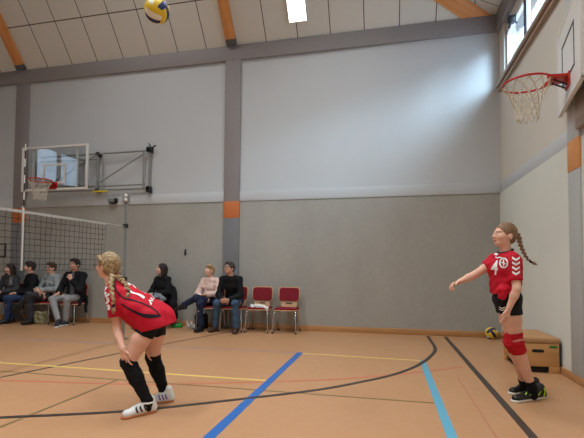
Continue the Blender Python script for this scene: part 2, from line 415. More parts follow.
# clerestory windows in the right wall
m_wframe = mat('white_window_frame', (225, 230, 235), .4)
m_mull = mat('dark_window_mullion', (62, 58, 62), .5)
m_glass = glass('window_glass', (.96, .98, 1.))
ys = [WY0-1.04*i for i in range(9)]
for i, y in enumerate(ys[:-1]):
    y1 = y-1.04; w = bpy.data.objects.new('window_%d' % (i+1), None); COL.objects.link(w); w['kind'] = 'structure'; w.location = (.09, (y+y1)/2, (SILL+WZ)/2)
    h = (WZ-SILL)/2; hw = .52
    bm = bmesh.new(); f = .055
    for lo, hi in (((-.03, -hw+.03, -h+.035), (.03, -hw+.03+f, h)), ((-.03, hw-f, -h+.035), (.03, hw, h)), ((-.03, -hw+.03, h-f-.02), (.03, hw, h)), ((-.03, -hw+.03, -h+.035), (.03, hw, -h+.035+f))): box(bm, lo, hi, .005)
    struct('window_frame', bm, m_wframe, w)
    struct('window_mullion', bx((-.045, -hw-.03, -h), (.05, -hw+.032, h)), m_mull, w)
    struct('window_pane', bx((-.006, -hw+.05, -h+.05), (.006, hw-.02, h-.05)), m_glass, w, smooth=False)
# the same strip of windows in the left wall, seen mirrored in the glass backboard
for i in range(2):
    y = -5.85-1.2*i; w = bpy.data.objects.new('window_%d' % (i+9), None); COL.objects.link(w); w['kind'] = 'structure'; w.location = (XL-.1, y-.6, 5.3)
    bm = bmesh.new()
    for lo, hi in (((-.03, -.6, -.7), (.03, -.50, .7)), ((-.03, .52, -.7), (.03, .6, .7)), ((-.03, -.6, .62), (.03, .6, .7)), ((-.03, -.6, -.7), (.03, .6, -.62))): box(bm, lo, hi, .005)
    struct('window_frame', bm, m_mull, w)
    struct('window_pane', bx((-.006, -.53, -.63), (.006, .53, .63)), m_glass, w, smooth=False)

# ceiling: steep boarded skirt above the back wall, gentler one above the right wall, flat middle
def slab(name, P, ox, oy, m, th=.08):
    """a polygon slab whose own x axis runs along ox and y along oy"""
    ox, oy = nrm(ox), nrm(oy); oz = np.cross(ox, oy); o0 = np.array(P[0], float); bm = bmesh.new()
    q = [((np.array(p)-o0)@ox, (np.array(p)-o0)@oy) for p in P]
    prism(bm, q, 0, th if oz[2] > 0 else -th); o = struct(name, bm, m, smooth=False)
    Mx = Matrix.Identity(4)
    for i in range(3): Mx[i][0] = ox[i]; Mx[i][1] = oy[i]; Mx[i][2] = oz[i]; Mx[i][3] = o0[i]
    o.matrix_world = Mx; return o
dz = ZC-Z_BT; yb_ = -dz/SL; SR = .55; xr_ = -dz/SR
slab('ceiling', [(0, 0, Z_BT), (xr_, yb_, ZC), (XL, yb_, ZC), (XL, 0, Z_BT)], (1, 0, 0), (0, -1, SL), m_ceil)
slab('ceiling_right', [(0, 0, Z_BT), (xr_, yb_, ZC), (xr_, YF, ZC), (0, YF, Z_BT)], (0, -1, 0), (-1, 0, SR), m_ceil)
slab('ceiling_middle', [(xr_, yb_, ZC), (XL, yb_, ZC), (XL, YF, ZC), (xr_, YF, ZC)], (1, 0, 0), (0, 1, 0), m_ceil)
m_shoe = mat('grey_steel_shoe', (96, 100, 104), .5, .3)
def rafter(n, p, d, w, h, up, start=.0, shoe=True):
    """a glulam rafter hung under the boards, running up from p along d"""
    d = nrm(d); up = nrm(np.asarray(up)-np.dot(up, d)*d); s = np.cross(d, up); bm = bmesh.new(); L = 4.2
    Mx = Matrix.Identity(4); c = np.array(p)+d*start
    for i in range(3): Mx[i][0] = s[i]; Mx[i][1] = d[i]; Mx[i][2] = up[i]; Mx[i][3] = c[i]
    o = struct('trim_%d' % n, bx((-w/2, 0, -h), (w/2, L, -.002), .004), m_beam); o.matrix_world = Mx
    if shoe: struct('steel_shoe', bx((-w/2-.004, -.03, -h-.004), (w/2+.004, .09, -.01)), m_shoe, o, smooth=False)
up_b = (0, SL, 1)
for n, px, py in ((18, 24.2, 70), (19, 233, 46.5)):
    P = aty(px, py, 0); rafter(n, (P[0], 0, Z_BT), (0, -1, SL), .20, .10, up_b, .07)
rafter(20, (aty(478, 16, 0)[0], 0, Z_BT), (-dz/SR, yb_, dz), .30, .04, up_b, -.45, False)

# court markings painted on the floor
m_lb = mat('black_line_paint', (62, 54, 50), .35); m_lu = mat('blue_line_paint', (44, 104, 178), .35); m_lc = mat('light_blue_line_paint', (96, 168, 196), .35)
m_ly = mat('yellow_line_paint', (224, 196, 110), .35); m_lr = mat('red_line_paint', (200, 104, 78), .35); m_lo = mat('olive_line_paint', (120, 104, 66), .35)
m_ll = mat('lilac_line_paint', (150, 136, 150), .35); m_ls = mat('floor_seam', (176, 112, 84), .4)
def line(pts, w, m, z=.0012):
    bm = bmesh.new(); pts = [Vector((x, y, 0)) for x, y in pts]; A = []; 
    for i, p in enumerate(pts):
        d = (pts[min(i+1, len(pts)-1)]-pts[max(i-1, 0)]).normalized(); nn = Vector((-d.y, d.x, 0))*w/2
        A.append([bm.verts.new(q) for q in ((p+nn)+Vector((0, 0, z)), (p-nn)+Vector((0, 0, z)), (p-nn)+Vector((0, 0, -.002)), (p+nn)+Vector((0, 0, -.002)))])
    for a, b in zip(A, A[1:]):
        for k in range(4): bm.faces.new((a[k], a[(k+1) % 4], b[(k+1) % 4], b[k]))
    bm.faces.new(A[0]); bm.faces.new(A[-1][::-1])
    o = obj('court_line', bm, m, floor, smooth=False); o['kind'] = 'structure'; return o
def spline(P, n=8):
    P = [np.array(p, float) for p in P]; P = [2*P[0]-P[1]]+P+[2*P[-1]-P[-2]]; o = []
    for i in range(1, len(P)-2):
        for k in range(n):
            t = k/n; a, b, c, d = P[i-1:i+3]; o.append(tuple(.5*((2*b)+(c-a)*t+(2*a-5*b+4*c-d)*t*t+(3*b-a-3*c+d)*t**3)))
    return o+[tuple(P[-2])]
line([(-14.5, -3.82), (-3.18, -3.82)], .05, m_ly, .0016)
line([(-3.2, -2.27), (-1.54, -2.35)], .05, m_ly, .0016)
line([(-14.5, -2.30), (-3.2, -2.26)], .04, m_ll, .0014)
line([(-3.20, -2.22), (-3.20, -13.0)], .085, m_lu, .0022)
line([(-1.53, -2.33), (-1.53, -13.0)], .075, m_lc, .0020)
line([(-.965, -.13), (-.965, -13.0)], .065, m_lb, .0018)
line([(-6.6, -6.2), (-6.06, -4.41), (-5.65, -2.93), (-5.32, -1.76), (-4.83, -.29)], .045, m_lb, .0012)
line(spline([(-7.6, -6.5), (-6.0, -5.85), (-4.96, -5.42), (-4.07, -5.03), (-3.24, -4.47), (-2.72, -4.09), (-2.42, -3.81), (-1.91, -3.21), (-1.57, -2.55), (-1.34, -1.8), (-1.265, -1.3), (-1.265, -.6), (-1.27, -.10)]), .055, m_lb, .0026)
line(spline([(-8.0, -4.9), (-5.94, -4.51), (-4.55, -4.30), (-3.9, -4.11), (-2.79, -3.70), (-2.2, -3.40), (-1.6, -3.0), (-1.08, -2.60)]), .035, m_lr, .0010)
line([(-6.32, -4.17), (-1.57, -4.19)], .028, m_lo, .0013)
line([(-4.78, -6.6), (-4.78, -4.18)], .028, m_lo, .0015)
line([(-1.22, -3.19), (-1.22, -6.0)], .010, m_ls, .0008)

# ------------------------------------------------------------------ light: overcast sky through the windows, lamps under the ceiling
W = bpy.data.worlds.new('sky'); SC.world = W; W.use_nodes = True; bg = W.node_tree.nodes['Background']
bg.inputs[0].default_value = (.62, .80, 1.0, 1); bg.inputs[1].default_value = 4.8
def portal(loc, rot, sx, sy):
    l = bpy.data.lights.new('window_portal', 'AREA'); l.shape = 'RECTANGLE'; l.size = sx; l.size_y = sy; o = bpy.data.objects.new('window_portal', l); COL.objects.link(o)
    o.location = loc; o.rotation_euler = rot; l.cycles.is_portal = True
portal((.2, (WY0+WY1)/2, (SILL+WZ)/2), (0, PI/2, 0), WZ-SILL, WY0-WY1)
portal((XL-.25, -7.05, 5.3), (0, -PI/2, 0), 1.4, 2.4)
sun = bpy.data.lights.new('bright_sky', 'SUN'); sun.energy = 8; sun.color = (.60, .83, 1.0); sun.angle = math.radians(27)
so = bpy.data.objects.new('bright_sky', sun); COL.objects.link(so); so.rotation_euler = Vector((-1, 2.0, -.77)).to_track_quat('-Z', 'Y').to_euler()
LAMP = 126
def lamp_light(x, y, z, sx, sy, e, col=(.95, .985, 1.0)):
    l = bpy.data.lights.new('ceiling_lamp_light', 'AREA'); l.shape = 'RECTANGLE'; l.size = sx; l.size_y = sy; l.energy = e; l.color = col
    o = bpy.data.objects.new('ceiling_lamp_light', l); COL.objects.link(o); o.location = (x, y, z); return o
for x in (-6.6, -2.6):
    for y in (-2.6, -6.0, -9.5):
        lamp_light(x, y, ZC-.12 if x < -5 else Z_BT+.6*2.6-.15, .4, 1.6, LAMP*(.8 if y > -3 else 1.0)).data.spread = math.radians(125)
SC.view_settings.view_transform = 'Standard'; SC.view_settings.look = 'None'; SC.view_settings.exposure = 0; SC.view_settings.gamma = 1

# ================================================================== FITTINGS
m_white = mat('white_lacquer', (222, 220, 214), .4); m_steel = mat('grey_painted_steel', (146, 148, 146), .45, .3); m_chrome = mat('chrome', (205, 205, 205), .22, 1.)
m_black = mat('black_rubber', (22, 22, 23), .6); m_rim = mat('red_rim_paint', (196, 44, 30), .4, bump=.02); m_cord = mat('white_cord', (214, 206, 186), .8, bump=.2, bscale=200)
m_dark = mat('dark_steel', (52, 54, 56), .5, .4)

def hoop_net(parent, R, drop, rb, r, n=12, rows=5, m=None):
    bm = bmesh.new()
    def pt(i, j):
        t = j/rows; rr = R+(rb-R)*(1-(1-t)**2.2); a = 2*PI*(i+(j % 2)*.5)/n; return Vector((rr*math.cos(a), rr*math.sin(a), -drop*t))
    for j in range(rows):
        for i in range(n):
            for k in ((0, -1) if j % 2 == 0 else (0, 1)):
                a, b = pt(i, j), pt(i+k, j+1); c = (a+b)/2; c.z -= .004
                tube(bm, [a, c, b], r, 5)
    for i in range(n): bmesh.ops.create_uvsphere(bm, u_segments=6, v_segments=4, radius=r*1.8, matrix=Matrix.Translation(pt(i, rows)))
    return obj('net', bm, m or m_cord, parent)
def rim_bm(R, r, n=48): return tb([(R*math.cos(2*PI*k/n), R*math.sin(2*PI*k/n), 0) for k in range(n)], r, 10, True)

# --- right hoop: board on the right wall, turned a little towards the back wall (local frame: board in the xz plane, ring towards -y)
A = .181
t = thing('basketball_hoop', 'red basketball hoop with white cord net on the solid white board of the right-hand wall', 'basketball hoop', (-.172, -3.45, 3.165), math.radians(-90)-A+0.0)
ZB0, ZB1, HB = -.225, .68, .56
bm = bmesh.new(); prism(bm, [(x, z+(ZB0+ZB1)/2) for x, z in rrect(2*HB-.02, ZB1-ZB0-.02, .01)], 0, .03, lambda x, y, z: (x, z, y)); obj('backboard', bm, m_white, t, smooth=False)
bm = bmesh.new()
for lo, hi in (((-HB, -.004, ZB0), (-HB+.03, .036, ZB1)), ((HB-.03, -.004, ZB0), (HB, .036, ZB1)), ((-HB, -.004, ZB0), (HB, .036, ZB0+.03)), ((-HB, -.004, ZB1-.03), (HB, .036, ZB1))): box(bm, lo, hi, .003)
obj('board_edge', bm, m_white, t)
bm = bmesh.new(); w = .028
for lo, hi in (((-.295, -.003, 0), (-.295+w, .002, .45)), ((.295-w, -.003, 0), (.295, .002, .45)), ((-.295, -.003, .45-w), (.295, .002, .45)), ((-.295, -.003, 0), (.295, .002, w))): box(bm, lo, hi)
obj('target_square', bm, m_dark, t, smooth=False)
R = .232; cy = -(.15+R-.01)
bm = rim_bm(R, .011); bmesh.ops.translate(bm, verts=bm.verts, vec=(0, cy, 0)); rimo = obj('rim', bm, m_rim, t)
bm = bmesh.new(); box(bm, (-.10, -.016, -.10), (.10, 0, .035), .004); prism(bm, [(-.09, -.005), (.09, -.005), (.13, -.18), (.085, -.20), (.0, -.155), (-.085, -.20), (-.13, -.18)], -.012, .012)
obj('rim_bracket', bm, m_rim, rimo)
obj('rim_strut', tube(tb([(-.05, -.01, -.09), (-.05, -.14, -.015)], .009), [(.05, -.01, -.09), (.05, -.14, -.015)], .009), m_dark, rimo)
no = hoop_net(t, R, .375, .105, .0062, n=12, rows=6); no.location = (0, cy, -.012)
bm = bmesh.new()
for x in (-.35, .35):
    for z in (-.1, .5): tube(bm, [(x, .03, z), (x, .172+x*.18, z)], .02, 8)
isl('wall_bracket', bm, m_steel, t)

# --- left hoop: glass board folded flat in front of the back wall
X0, Y0 = -9.20, -.34
bl, tl, tr, br = aty(22, 192, Y0), aty(22, 149, Y0), aty(88, 142.5, Y0), aty(88, 189, Y0)
x0, x1, z0, z1 = (bl[0]+tl[0])/2, (tr[0]+br[0])/2, (bl[2]+br[2])/2, (tl[2]+tr[2])/2
t = thing('basketball_hoop', 'white framed glass basketball board with red rim on a folding grey frame, back wall', 'basketball hoop', ((x0+x1)/2, Y0, z0+.15))
hw, zb, zt = (x1-x0)/2, -.15, z1-z0-.15
m_board = glass('backboard_glass', (.90, .92, .93), 1.5)
obj('glass_pane', bx((-hw+.02, -.006, zb+.02), (hw-.02, .006, zt-.02)), m_board, t, smooth=False)
bm = bmesh.new(); f = .05
for lo, hi in (((-hw, -.02, zb), (-hw+f, .02, zt)), ((hw-f, -.02, zb), (hw, .02, zt)), ((-hw+f, -.02, zt-f), (hw-f, .02, zt)), ((-hw+f, -.02, zb), (hw-f, .02, zb+f))): box(bm, lo, hi, .004)
obj('board_frame', bm, m_white, t)
bm = bmesh.new(); w = .045
for lo, hi in (((-.295, -.009, 0), (-.295+w, -.005, .45)), ((.295-w, -.009, 0), (.295, -.005, .45)), ((-.295+w, -.009, .45-w), (.295-w, -.005, .45)), ((-.295+w, -.009, 0), (.295-w, -.005, w))): box(bm, lo, hi)
obj('target_square', bm, m_white, t, smooth=False)
bm = bmesh.new()
for x in (-hw+.28, hw-.30): box(bm, (x-.02, .012, zb+f), (x+.02, .05, zt-f), .003)
isl('board_brace', bm, m_white, t)
cy = -(.15+.225)
bm = rim_bm(.228, .011); bmesh.ops.translate(bm, verts=bm.verts, vec=(0, cy, 0)); rimo = obj('rim', bm, m_rim, t)
bm = bmesh.new(); box(bm, (-.10, -.03, -.12), (.10, -.006, .04), .004); prism(bm, [(-.09, -.02), (.09, -.02), (.13, -.18), (.085, -.20), (.0, -.155), (-.085, -.20), (-.13, -.18)], -.014, .014)
obj('rim_bracket', bm, m_rim, rimo)
no = hoop_net(t, .228, .40, .12, .0042); no.location = (0, cy, -.012)
# folding frame: wall rails, hinged gate, diagonal stays
bm = bmesh.new(); xr = aty(148.5, 150, -.12)[0]-t.location.x; zr1 = aty(148, 150, -.12)[2]-t.location.z; zr0 = aty(148, 188, -.12)[2]-t.location.z; xl = -.55
def bar(a, b, r=.025): tube(bm, [a, b], r*.78, 8)
bar((xr, .26, zr0-.05), (xr, .26, zr1+.05), .03); bar((xr-.13, .24, zr0), (xr-.13, .24, zr1-.02), .018)
bar((xl, .20, zr1-.03), (xr, .26, zr1)); bar((xl, .20, zr0), (xr, .26, zr0)); bar((xl, .20, zr0+.07), (xr-.1, .25, zr0+.09), .02)
bar((.92, .22, zr0), (.92, .22, zr1-.02), .03); bar((1.06, .22, zr0), (1.06, .22, zr1), .022)
obj('wall_frame', bm, m_steel, t)
bm = bmesh.new(); bar((.92, .20, zr0+.12), (xr-.1, .24, zr1-.06), .018); bar((.9, .20, zr1-.05), (-.15, .14, zr0+.2), .018); bar((-.62, .14, zb+.15), (-.62, .14, zt-.3), .03); bar((-.5, .14, zt-.3), (.9, .20, zt-.3), .025); bar((-.62, .14, zb+.15), (.92, .20, zb+.1), .025)
obj('folding_stay', bm, m_steel, t)
bm = bmesh.new()
for x, z in ((-.62, zt-.3), (.55, zt-.3), (-.62, zb+.15), (.55, zb+.13)): bar((x, .01, z), (x, .15 if x < 0 else .19, z), .02)
isl('board_mount', bm, m_steel, t)
bm = bmesh.new(); box(bm, (hw+.02, .14, zr0-.06), (hw+.36, .19, zr0-.03), .004); obj('locking_bar', bm, mat('yellow_paint', (214, 196, 40), .5), t)
bm = bmesh.new(); box(bm, (xr-.05, .2, zr1-.03), (xr+.06, .33, zr1+.07), .01); bar((xr+.0, .28, zr1+.03), (xr+.16, .24, zr1+.10), .02); bar((xr+.02, .28, zr1+.06), (xr-.02, .26, zr1+.16), .016); box(bm, (xr-.04, .2, zr0-.09), (xr+.05, .33, zr0+.03), .01)
for x, z in ((xr, zr1), (xr, zr0), (.92, zr1-.02), (.92, zr0)): box(bm, (x-.04, .2, z-.04), (x+.04, .345, z+.04), .006)
isl('wall_hinge', bm, m_dark, t)

# --- volleyball net, its far post and the antenna
XN = -6.30; YE = aty(107.5, 222, -2.4)[1]; ZT = 1.925; ZBt = 1.17
m_net = mat('black_netting', (30, 31, 33), .8); m_tape = mat('white_net_tape', (186, 188, 184), .7, bump=.1, bscale=150)
t = thing('volleyball_net', 'black volleyball net with white top tape stretched across the court', 'volleyball net', (XN, YE, ZBt))
def sag(y): return -.05*math.sin(max(0, min(1, (YE-y)/9.3))*PI)
bm = bmesh.new(); L = 9.4; cell = .085; ncol = int(L/cell); nrow = 9; hN = ZT-ZBt-.05
for i in range(ncol+1):
    y = -i*cell; s_ = sag(YE+y); tube(bm, [(random.uniform(-.008, .008), y+random.uniform(-.006, .006), s_*.6+hN*k/4) for k in range(5)], .0030, 4, caps=False)
for j in range(nrow+1):
    z = hN*j/nrow; tube(bm, [(random.uniform(-.006, .006), -k*cell*2, z+sag(YE-k*cell*2)*.8+random.uniform(-.006, .006)) for k in range(int(ncol/2)+1)], .0030, 4, caps=False)
obj('netting', bm, m_net, t)
bm = bmesh.new(); P = [(-k*.25, sag(YE-k*.25)) for k in range(int(L/.25)+1)]
poly = [(y, z+hN) for y, z in P]+[(y, z+hN+.034) for y, z in P[::-1]]
for (y0, s0), (y1, s1) in zip(P, P[1:]):
    v = [bm.verts.new((x, y, z)) for x in (-.006, .006) for y, z in ((y0, s0+hN), (y1, s1+hN), (y1, s1+hN+.034), (y0, s0+hN+.034))]
    for q in ((0, 1, 2, 3), (7, 6, 5, 4), (0, 4, 5, 1), (3, 2, 6, 7)): bm.faces.new([v[k] for k in q])
bmesh.ops.remove_doubles(bm, verts=bm.verts, dist=.0005)
obj('top_tape', bm, m_tape, t, smooth=False)
obj('side_tape', bx((-.004, -.012, 0), (.004, .03, hN+.05)), mat('grey_net_tape', (150, 152, 150), .7), t)
PP = aty(122, 195.5, -1.86); YP = -1.86
isl('tension_cord', tube(tb([(0, .02, hN+.03), (0, YP-YE-.05, hN+.02)], .005, 6), [(0, .02, .02), (0, YP-YE-.05, .03)], .004, 6), m_tape, t)
XPo = XN-.02
t = thing('net_post', 'slim grey steel post holding the far end of the volleyball net', 'net post', (XPo, YP, 0))
obj('pole', tb([(0, 0, 0), (0, 0, PP[2]-.12)], .022, 14), mat('dull_post_metal', (136, 140, 140), .4, .4), t)
bm = bmesh.new(); box(bm, (-.045, -.045, PP[2]-.13), (.045, .045, PP[2]+.02), .01); obj('pulley_head', bm, m_steel, t)
bm = bmesh.new()
for z in (PP[2]-.015, PP[2]-.085): bmesh.ops.create_uvsphere(bm, u_segments=12, v_segments=8, radius=.032, matrix=Matrix.Translation((.02, -.045, z)))
obj('pulley_wheel', bm, m_white, t)
bm = bmesh.new(); box(bm, (-.034, -.034, 1.88), (.034, .034, 1.95), .01); tube(bm, [(0, -.05, .95), (0, -.10, .95), (.0, -.10, 1.10)], .012); box(bm, (-.035, -.045, .85), (.035, .035, 1.05), .01); isl('winch', bm, m_dark, t)
obj('floor_sleeve', tb([(0, 0, 0), (0, 0, .025)], .07, 20), m_steel, t)
YA = -3.96
t = thing('net_antenna', 'thin antenna with striped top fixed to the net beside a white side band', 'antenna', (XN+.02, YA, ZBt))
HA = ZT-ZBt-.03
obj('rod', tb([(0, 0, 0), (0, 0, HA+.80)], .006, 8), m_white, t)
bm = bmesh.new(); k = 0
while k < 8:
    if k % 2 == 0: tube(bm, [(0, 0, HA+.02+k*.1), (0, 0, HA+.12+k*.1-.001)], .0078, 8)
    k += 1
isl('dark_stripe', bm, mat('antenna_dark', (64, 40, 40), .5), t)
obj('side_band', bx((-.012, -.012, -.02), (.002, .012, HA+.04)), m_tape, t, smooth=False)

# --- small things on the walls
m_greybox = mat('grey_plastic', (120, 122, 124), .5)
P = aty(114, 201, -.03)
t = thing('control_box', 'small grey device with dark end on the wall ledge above the net post', 'control box', (P[0], -.03, P[2]))
obj('casing', bx((-.10, -.09, -.04), (.07, 0, .045), .015), m_greybox, t); obj('dark_end', bx((.07, -.10, -.05), (.10, 0, .05), .01), m_black, t); obj('mount_plate', bx((-.07, -.08, -.07), (.07, 0, -.05), .006), m_dark, t)
P0, P1 = aty(-14, 243.5, -.02), aty(5.8, 257, -.02)
t = thing('notice_frame', 'thin dark square outline on the back wall above the leftmost spectator', 'wall frame', ((P0[0]+P1[0])/2, -.013, P1[2]))
bm = bmesh.new(); wx = (P1[0]-P0[0])/2; hz = P0[2]-P1[2]
for lo, hi in (((-wx, -.02, 0), (-wx+.03, 0, hz)), ((wx-.03, -.02, 0), (wx, 0, hz)), ((-wx, -.02, 0), (wx, 0, .03)), ((-wx, -.02, hz-.03), (wx, 0, hz))): box(bm, lo, hi, .002)
obj('frame', bm, m_dark, t); obj('panel', bx((-wx+.025, -.01, .025), (wx-.025, 0, hz-.025)), m_conc, t, smooth=False)
P = aty(185.5, 252, -.012)
t = thing('wall_hook', 'tiny dark hook on the concrete above the row of spectators', 'hook', (P[0], -.012, P[2])); obj('plate', bx((-.02, -.008, -.07), (.02, 0, .06), .003), m_dark, t); obj('hook', tb([(0, -.005, -.02), (0, -.04, -.03), (0, -.045, .01)], .008), m_dark, t)
P = atx(574.7, 348.3, 0); zc = P[2]
t = thing('power_socket', 'white double power socket low on the right-hand wall beside the wooden box', 'socket', (0, P[1], zc)); obj('cover_plate', bx((-.012, -.05, -.085), (0, .05, .085), .004), m_white, t)
for z in (-.04, .04): obj('socket_insert', bx((-.016, -.028, z-.028), (-.011, .028, z+.028), .004), m_dark, t)
P = atx(511.5, 19.5, -.02)
t = thing('window_actuator', 'dark window opener bracket under the grey beam at the corner window', 'window opener', P)
bm = bmesh.new(); box(bm, (-.05, -.06, -.05), (.06, .06, .05), .012); obj('motor', bm, m_dark, t); obj('arm', tube(tb([(-.08, -.10, .05), (.0, 0, .03), (.1, .08, -.02)], .016), [(0, 0, 0), (-.03, .02, -.12)], .022), m_dark, t)

# --- ceiling lamp in the boarding
Cn = [(283, 0), (304, 0), (307, 21), (290, 22)]
def on_slope(px, py):
    v = _ray(px, py); tt = (Z_BT-SL*CP[1]-CP[2])/(v[2]+SL*v[1]); return CP+tt*v
a, b = on_slope(290, 22), on_slope(307, 21); ud = nrm((0, -1, SL)); xd = np.array([1., 0, 0]); wd = (b-a)[0]; nd = np.cross(xd, ud)   # nd points out of the boards or in
if nd[2] > 0: nd = -nd
t = thing('ceiling_lamp', 'bright white fluorescent lamp panel on the sloping ceiling boards', 'ceiling lamp', a)
Mx = Matrix.Identity(4); yy = ud; zz = np.cross(xd, yy)
for i in range(3): Mx[i][0] = xd[i]; Mx[i][1] = yy[i]; Mx[i][2] = zz[i]; Mx[i][3] = (a)[i]
t.matrix_world = Mx; sg = 1 if np.dot(zz, nd) > 0 else -1
def zb2(l, h): return (min(l*sg, h*sg), max(l*sg, h*sg))
q = zb2(.0, .06); bm = bmesh.new()
for lo, hi in (((-.02, -.02, q[0]), (0, 1.52, q[1])), ((wd, -.02, q[0]), (wd+.02, 1.52, q[1])), ((0, -.02, q[0]), (wd, 0, q[1])), ((0, 1.5, q[0]), (wd, 1.52, q[1]))): box(bm, lo, hi, .003)
obj('housing', bm, m_white, t); q = zb2(.002, .05); obj('diffuser', bx((0, 0, q[0]), (wd, 1.5, q[1])), emis('lamp_glow', (255, 250, 240), 6), t, smooth=False)

# --- wooden vaulting box in the corner
m_bw = wood('box_plywood', (190, 138, 82), (210, 160, 104), 0, .8); m_bw.node_tree  # horizontal grain
m_pad = mat('tan_suede', (178, 134, 92), .75, var=.06, scale=20, bump=.15, bscale=90)
xL, yF, yB, xR = aty(520.5, 369.5, -2.70)[0], -2.70, -1.95, -.03
H = aty(523, 338.7, yF)[2]
t = thing('vaulting_box', 'low wooden gym vaulting box with tan padded top in the corner', 'vaulting box', ((xL+xR)/2, (yF+yB)/2, 0))
hx, hy = (xR-xL)/2, (yB-yF)/2; Hb = H-.05; lo_ = .075
bm = bmesh.new()
box(bm, (-hx, -hy, lo_), (hx, -hy+.024, Hb), .003); obj('front_panel', bm, m_bw, t)
obj('back_panel', bx((-hx, hy-.024, lo_), (hx, hy, Hb), .003), m_bw, t)
bm = bmesh.new(); box(bm, (-hx, -hy+.024, lo_), (-hx+.024, hy-.024, Hb), .003); box(bm, (hx-.024, -hy+.024, lo_), (hx, hy-.024, Hb), .003); isl('side_panel', bm, wood('box_plywood_side', (180, 126, 76), (202, 150, 98), 1, .8), t)
bm = bmesh.new()
for x in (-hx+.0, hx-.11):
    for y in (-hy, hy-.10): box(bm, (x, y, 0), (x+.11, y+.10, lo_+.003), .004)
isl('foot', bm, m_bw, t)
obj('padded_top', bx((-hx-.012, -hy-.012, Hb), (hx+.012, hy+.012, H+.02), .022, 4), m_pad, t)
obj('plinth', bx((-hx+.03, -hy+.03, .01), (hx-.03, hy-.03, lo_+.02)), m_black, t, smooth=False)
bm = bmesh.new(); prism(bm, [(x-.02, z+H-.135) for x, z in rrect(.13, .036, .017)], -hy-.002, -hy+.003, lambda x, y, z: (x, z, y)); obj('hand_slot', bm, m_black, t)
obj('green_sticker', bx((.10, -hy-.002, Hb-.05), (hx-.025, -hy+.003, Hb-.02)), mat('green_label', (62, 120, 40), .5), t, smooth=False)
obj('corner_post', bx((hx-.004, -hy-.004, lo_), (hx+.006, -hy+.03, Hb), .002), m_dark, t)

# --- volleyballs
m_by = mat('ball_yellow', (226, 190, 40), .45, bump=.15, bscale=500); m_bb = mat('ball_navy', (26, 34, 84), .45, bump=.15, bscale=500); m_bw2 = mat('ball_white', (228, 230, 214), .45, bump=.15, bscale=500)
def volleyball(label, c, R, rot):
    """six groups of three curved panels, every group a quarter turn from its neighbours; grooves between panels"""
    t = thing('volleyball', label, 'volleyball', c); bm = bmesh.new(); bmesh.ops.create_cube(bm, size=2)
    bmesh.ops.subdivide_edges(bm, edges=bm.edges, cuts=23, use_grid_fill=True)
    rm = Matrix.Rotation(rot[2], 3, 'Z') @ Matrix.Rotation(rot[1], 3, 'Y') @ Matrix.Rotation(rot[0], 3, 'X')
    for f in bm.faces:
        c_ = f.calc_center_median(); ax = max(range(3), key=lambda i: abs(c_[i])); k = (ax+1) % 3; b = min(2, int((c_[k]+1)/2*3)); sgn = c_[ax] > 0
        f.material_index = ((2, 0, 1) if ax == 0 else (0, 1, 0) if ax == 1 else (1, 2, 0))[b if sgn else 2-b]
    for v in bm.verts:
        p = v.co.copy(); ax = max(range(3), key=lambda i: abs(p[i])); k = (ax+1) % 3; g = 1.
        for e in (-1/3, 1/3):
            if abs(p[k]-e) < .02: g = .985
        if sum(abs(abs(x)-1) < .001 for x in p) > 1: g = .985
        q = Vector([math.tan(x*PI/4) for x in p]).normalized()*R*g; v.co = rm @ q
    obj('panels', bm, [m_by, m_bb, m_bw2], t, angle=80)
    bm = bmesh.new(); d = rm @ Vector((1, 0, 0)); tube(bm, [d*(R-.003), d*(R+.0005)], .006, 10); obj('valve', bm, m_black, t)
RB = .105
P = aty(491.3, 331, -.16); volleyball('yellow and navy volleyball lying on the floor against the back wall', (P[0], -.16, RB), .105, (.3, .9, .5))
D_ = RB*FPX/14.0
P = atd(157, 10.5, 2*RB*FPX/24.5); volleyball('yellow, white and navy volleyball flying high below the ceiling', P, RB, (.5, .5, 2.3))

